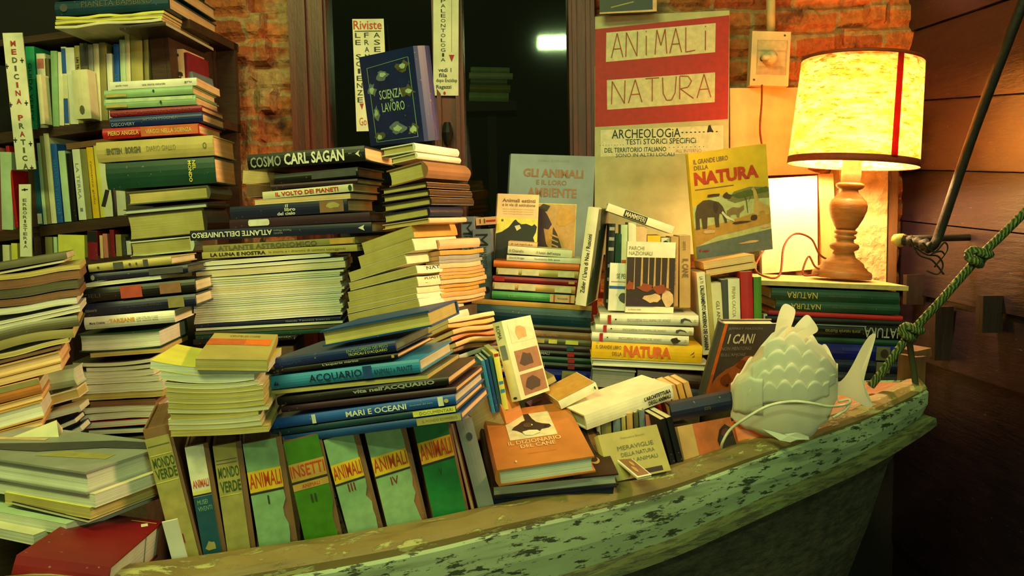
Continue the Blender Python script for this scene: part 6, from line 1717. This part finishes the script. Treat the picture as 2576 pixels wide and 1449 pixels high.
def flat_part(name, pts, Yf, th=.002, bendy=0.0):
    """a curved cut sheet: outline in the frame, its own distance, thickness th"""
    n = len(pts)
    cx = sum(p[0] for p in pts) / n; cy = sum(p[1] for p in pts) / n
    sp_ = max(max(abs(p[0] - cx), abs(p[1] - cy)) for p in pts)
    f_ = lambda x, y, d_: P(x, y, (Yf(x, y) if callable(Yf) else Yf) + bendy * (((x - cx) / sp_) ** 2 + ((y - cy) / sp_) ** 2) + d_)
    vs = [f_(cx, cy, 0), f_(cx, cy, th)] + [f_(x, y, 0) for x, y in pts] + [f_(x, y, th) for x, y in pts]
    fs = []
    for i in range(n):
        j = (i + 1) % n
        fs += [(0, 2 + i, 2 + j), (1, 2 + n + j, 2 + n + i), (2 + i, 2 + n + i, 2 + n + j, 2 + j)]
    return mesh_obj(name, vs, fs, mf, fish, False, Mf)


def smooth2(pts, n=4):
    q = smooth_path([V((x, y, 0)) for x, y in pts + pts[:1]], n)[:-1]
    return [(v.x, v.y) for v in q]


flat_part('dorsal_fin', smooth2([(1948, 838), (1956, 800), (1966, 772), (1978, 764), (1996, 774), (2001, 784), (1996, 806), (1984, 836), (1972, 852)], 3), FY + .022, bendy=.004)
flat_part('dorsal_fin', smooth2([(1984, 848), (1996, 825), (2022, 796), (2034, 793), (2044, 804), (2057, 824), (2054, 836), (2030, 848), (2010, 856)], 3), FY + .004, bendy=.006)
flat_part('head_fold', [(1890, 905), (1912, 872), (1942, 838), (1968, 824), (1984, 820), (1962, 850), (1940, 880), (1916, 905), (1898, 920)], FY - .036, bendy=.012)
flat_part('tail_fin', smooth2([(2104, 966), (2124, 950), (2146, 915), (2166, 876), (2186, 846), (2200, 839), (2203, 846), (2194, 880), (2181, 925), (2173, 962), (2178, 994), (2196, 1020), (2180, 1024), (2156, 1010), (2128, 996), (2106, 992)], 3), lambda x, y: FY + .02 + (x - 2106) * .0004, bendy=.006)
flat_part('belly_fin', [(1915, 1078), (1940, 1080), (1972, 1092), (2006, 1088), (2034, 1098), (2036, 1106), (2004, 1106), (1988, 1113), (1962, 1108)], FY - .055, bendy=.012)
wp_ = [(1814, 1130, -.03), (1818, 1112, -.045), (1836, 1082, -.05), (1870, 1056, -.066), (1930, 1022, -.077), (1990, 1010, -.080), (2040, 1014, -.078), (2082, 1022, -.062), (2118, 1020, -.03), (2138, 1013, .0), (2134, 1005, .012), (2108, 1010, .02)]
mesh_obj('rim_wire', *tube(smooth_path([P(x, y, FY + d_) for x, y, d_ in wp_], 8), .0026, 7), flat_mat('ivory', .4), fish, True, Mf)
mesh_obj('rim_wire', *tube(smooth_path([P(x, y, FY + .0 + d_) for x, y, d_ in ((2138, 1013, 0), (2128, 1030, -.02), (2110, 1042, -.02), (2096, 1050, -.03))], 6), .0024, 7), flat_mat('ivory', .4), fish, True, Mf)
mesh_obj('seam', *tube(smooth_path([fish_pt(.06, .62, -1, .0), fish_pt(.16, .60, -1, .0), fish_pt(.25, .48, -1, .0), fish_pt(.32, .30, -1, .0)], 6), .0016, 6), flat_mat('khaki', .5), fish, True, Mf)

# ------------------------------------------------------------------ timber blocks that carry the piles, part of the boat
RBW = wood_mat('deck_boards', (84, 66, 44), (60, 46, 32), (1, 9, 4), .7)
for (a, b, D, d, z0, z1) in RISERS:
    if z1 - z0 < .01:
        continue
    a0, b0 = V((a.x, a.y, z0)), V((b.x, b.y, z0))
    R = (b0 - a0).normalized()
    mesh_obj('deck_riser', *obox(a0, R, V((0, 0, 1)), D, (b0 - a0).length, z1 - z0, d), RBW, boat, M=Mb)
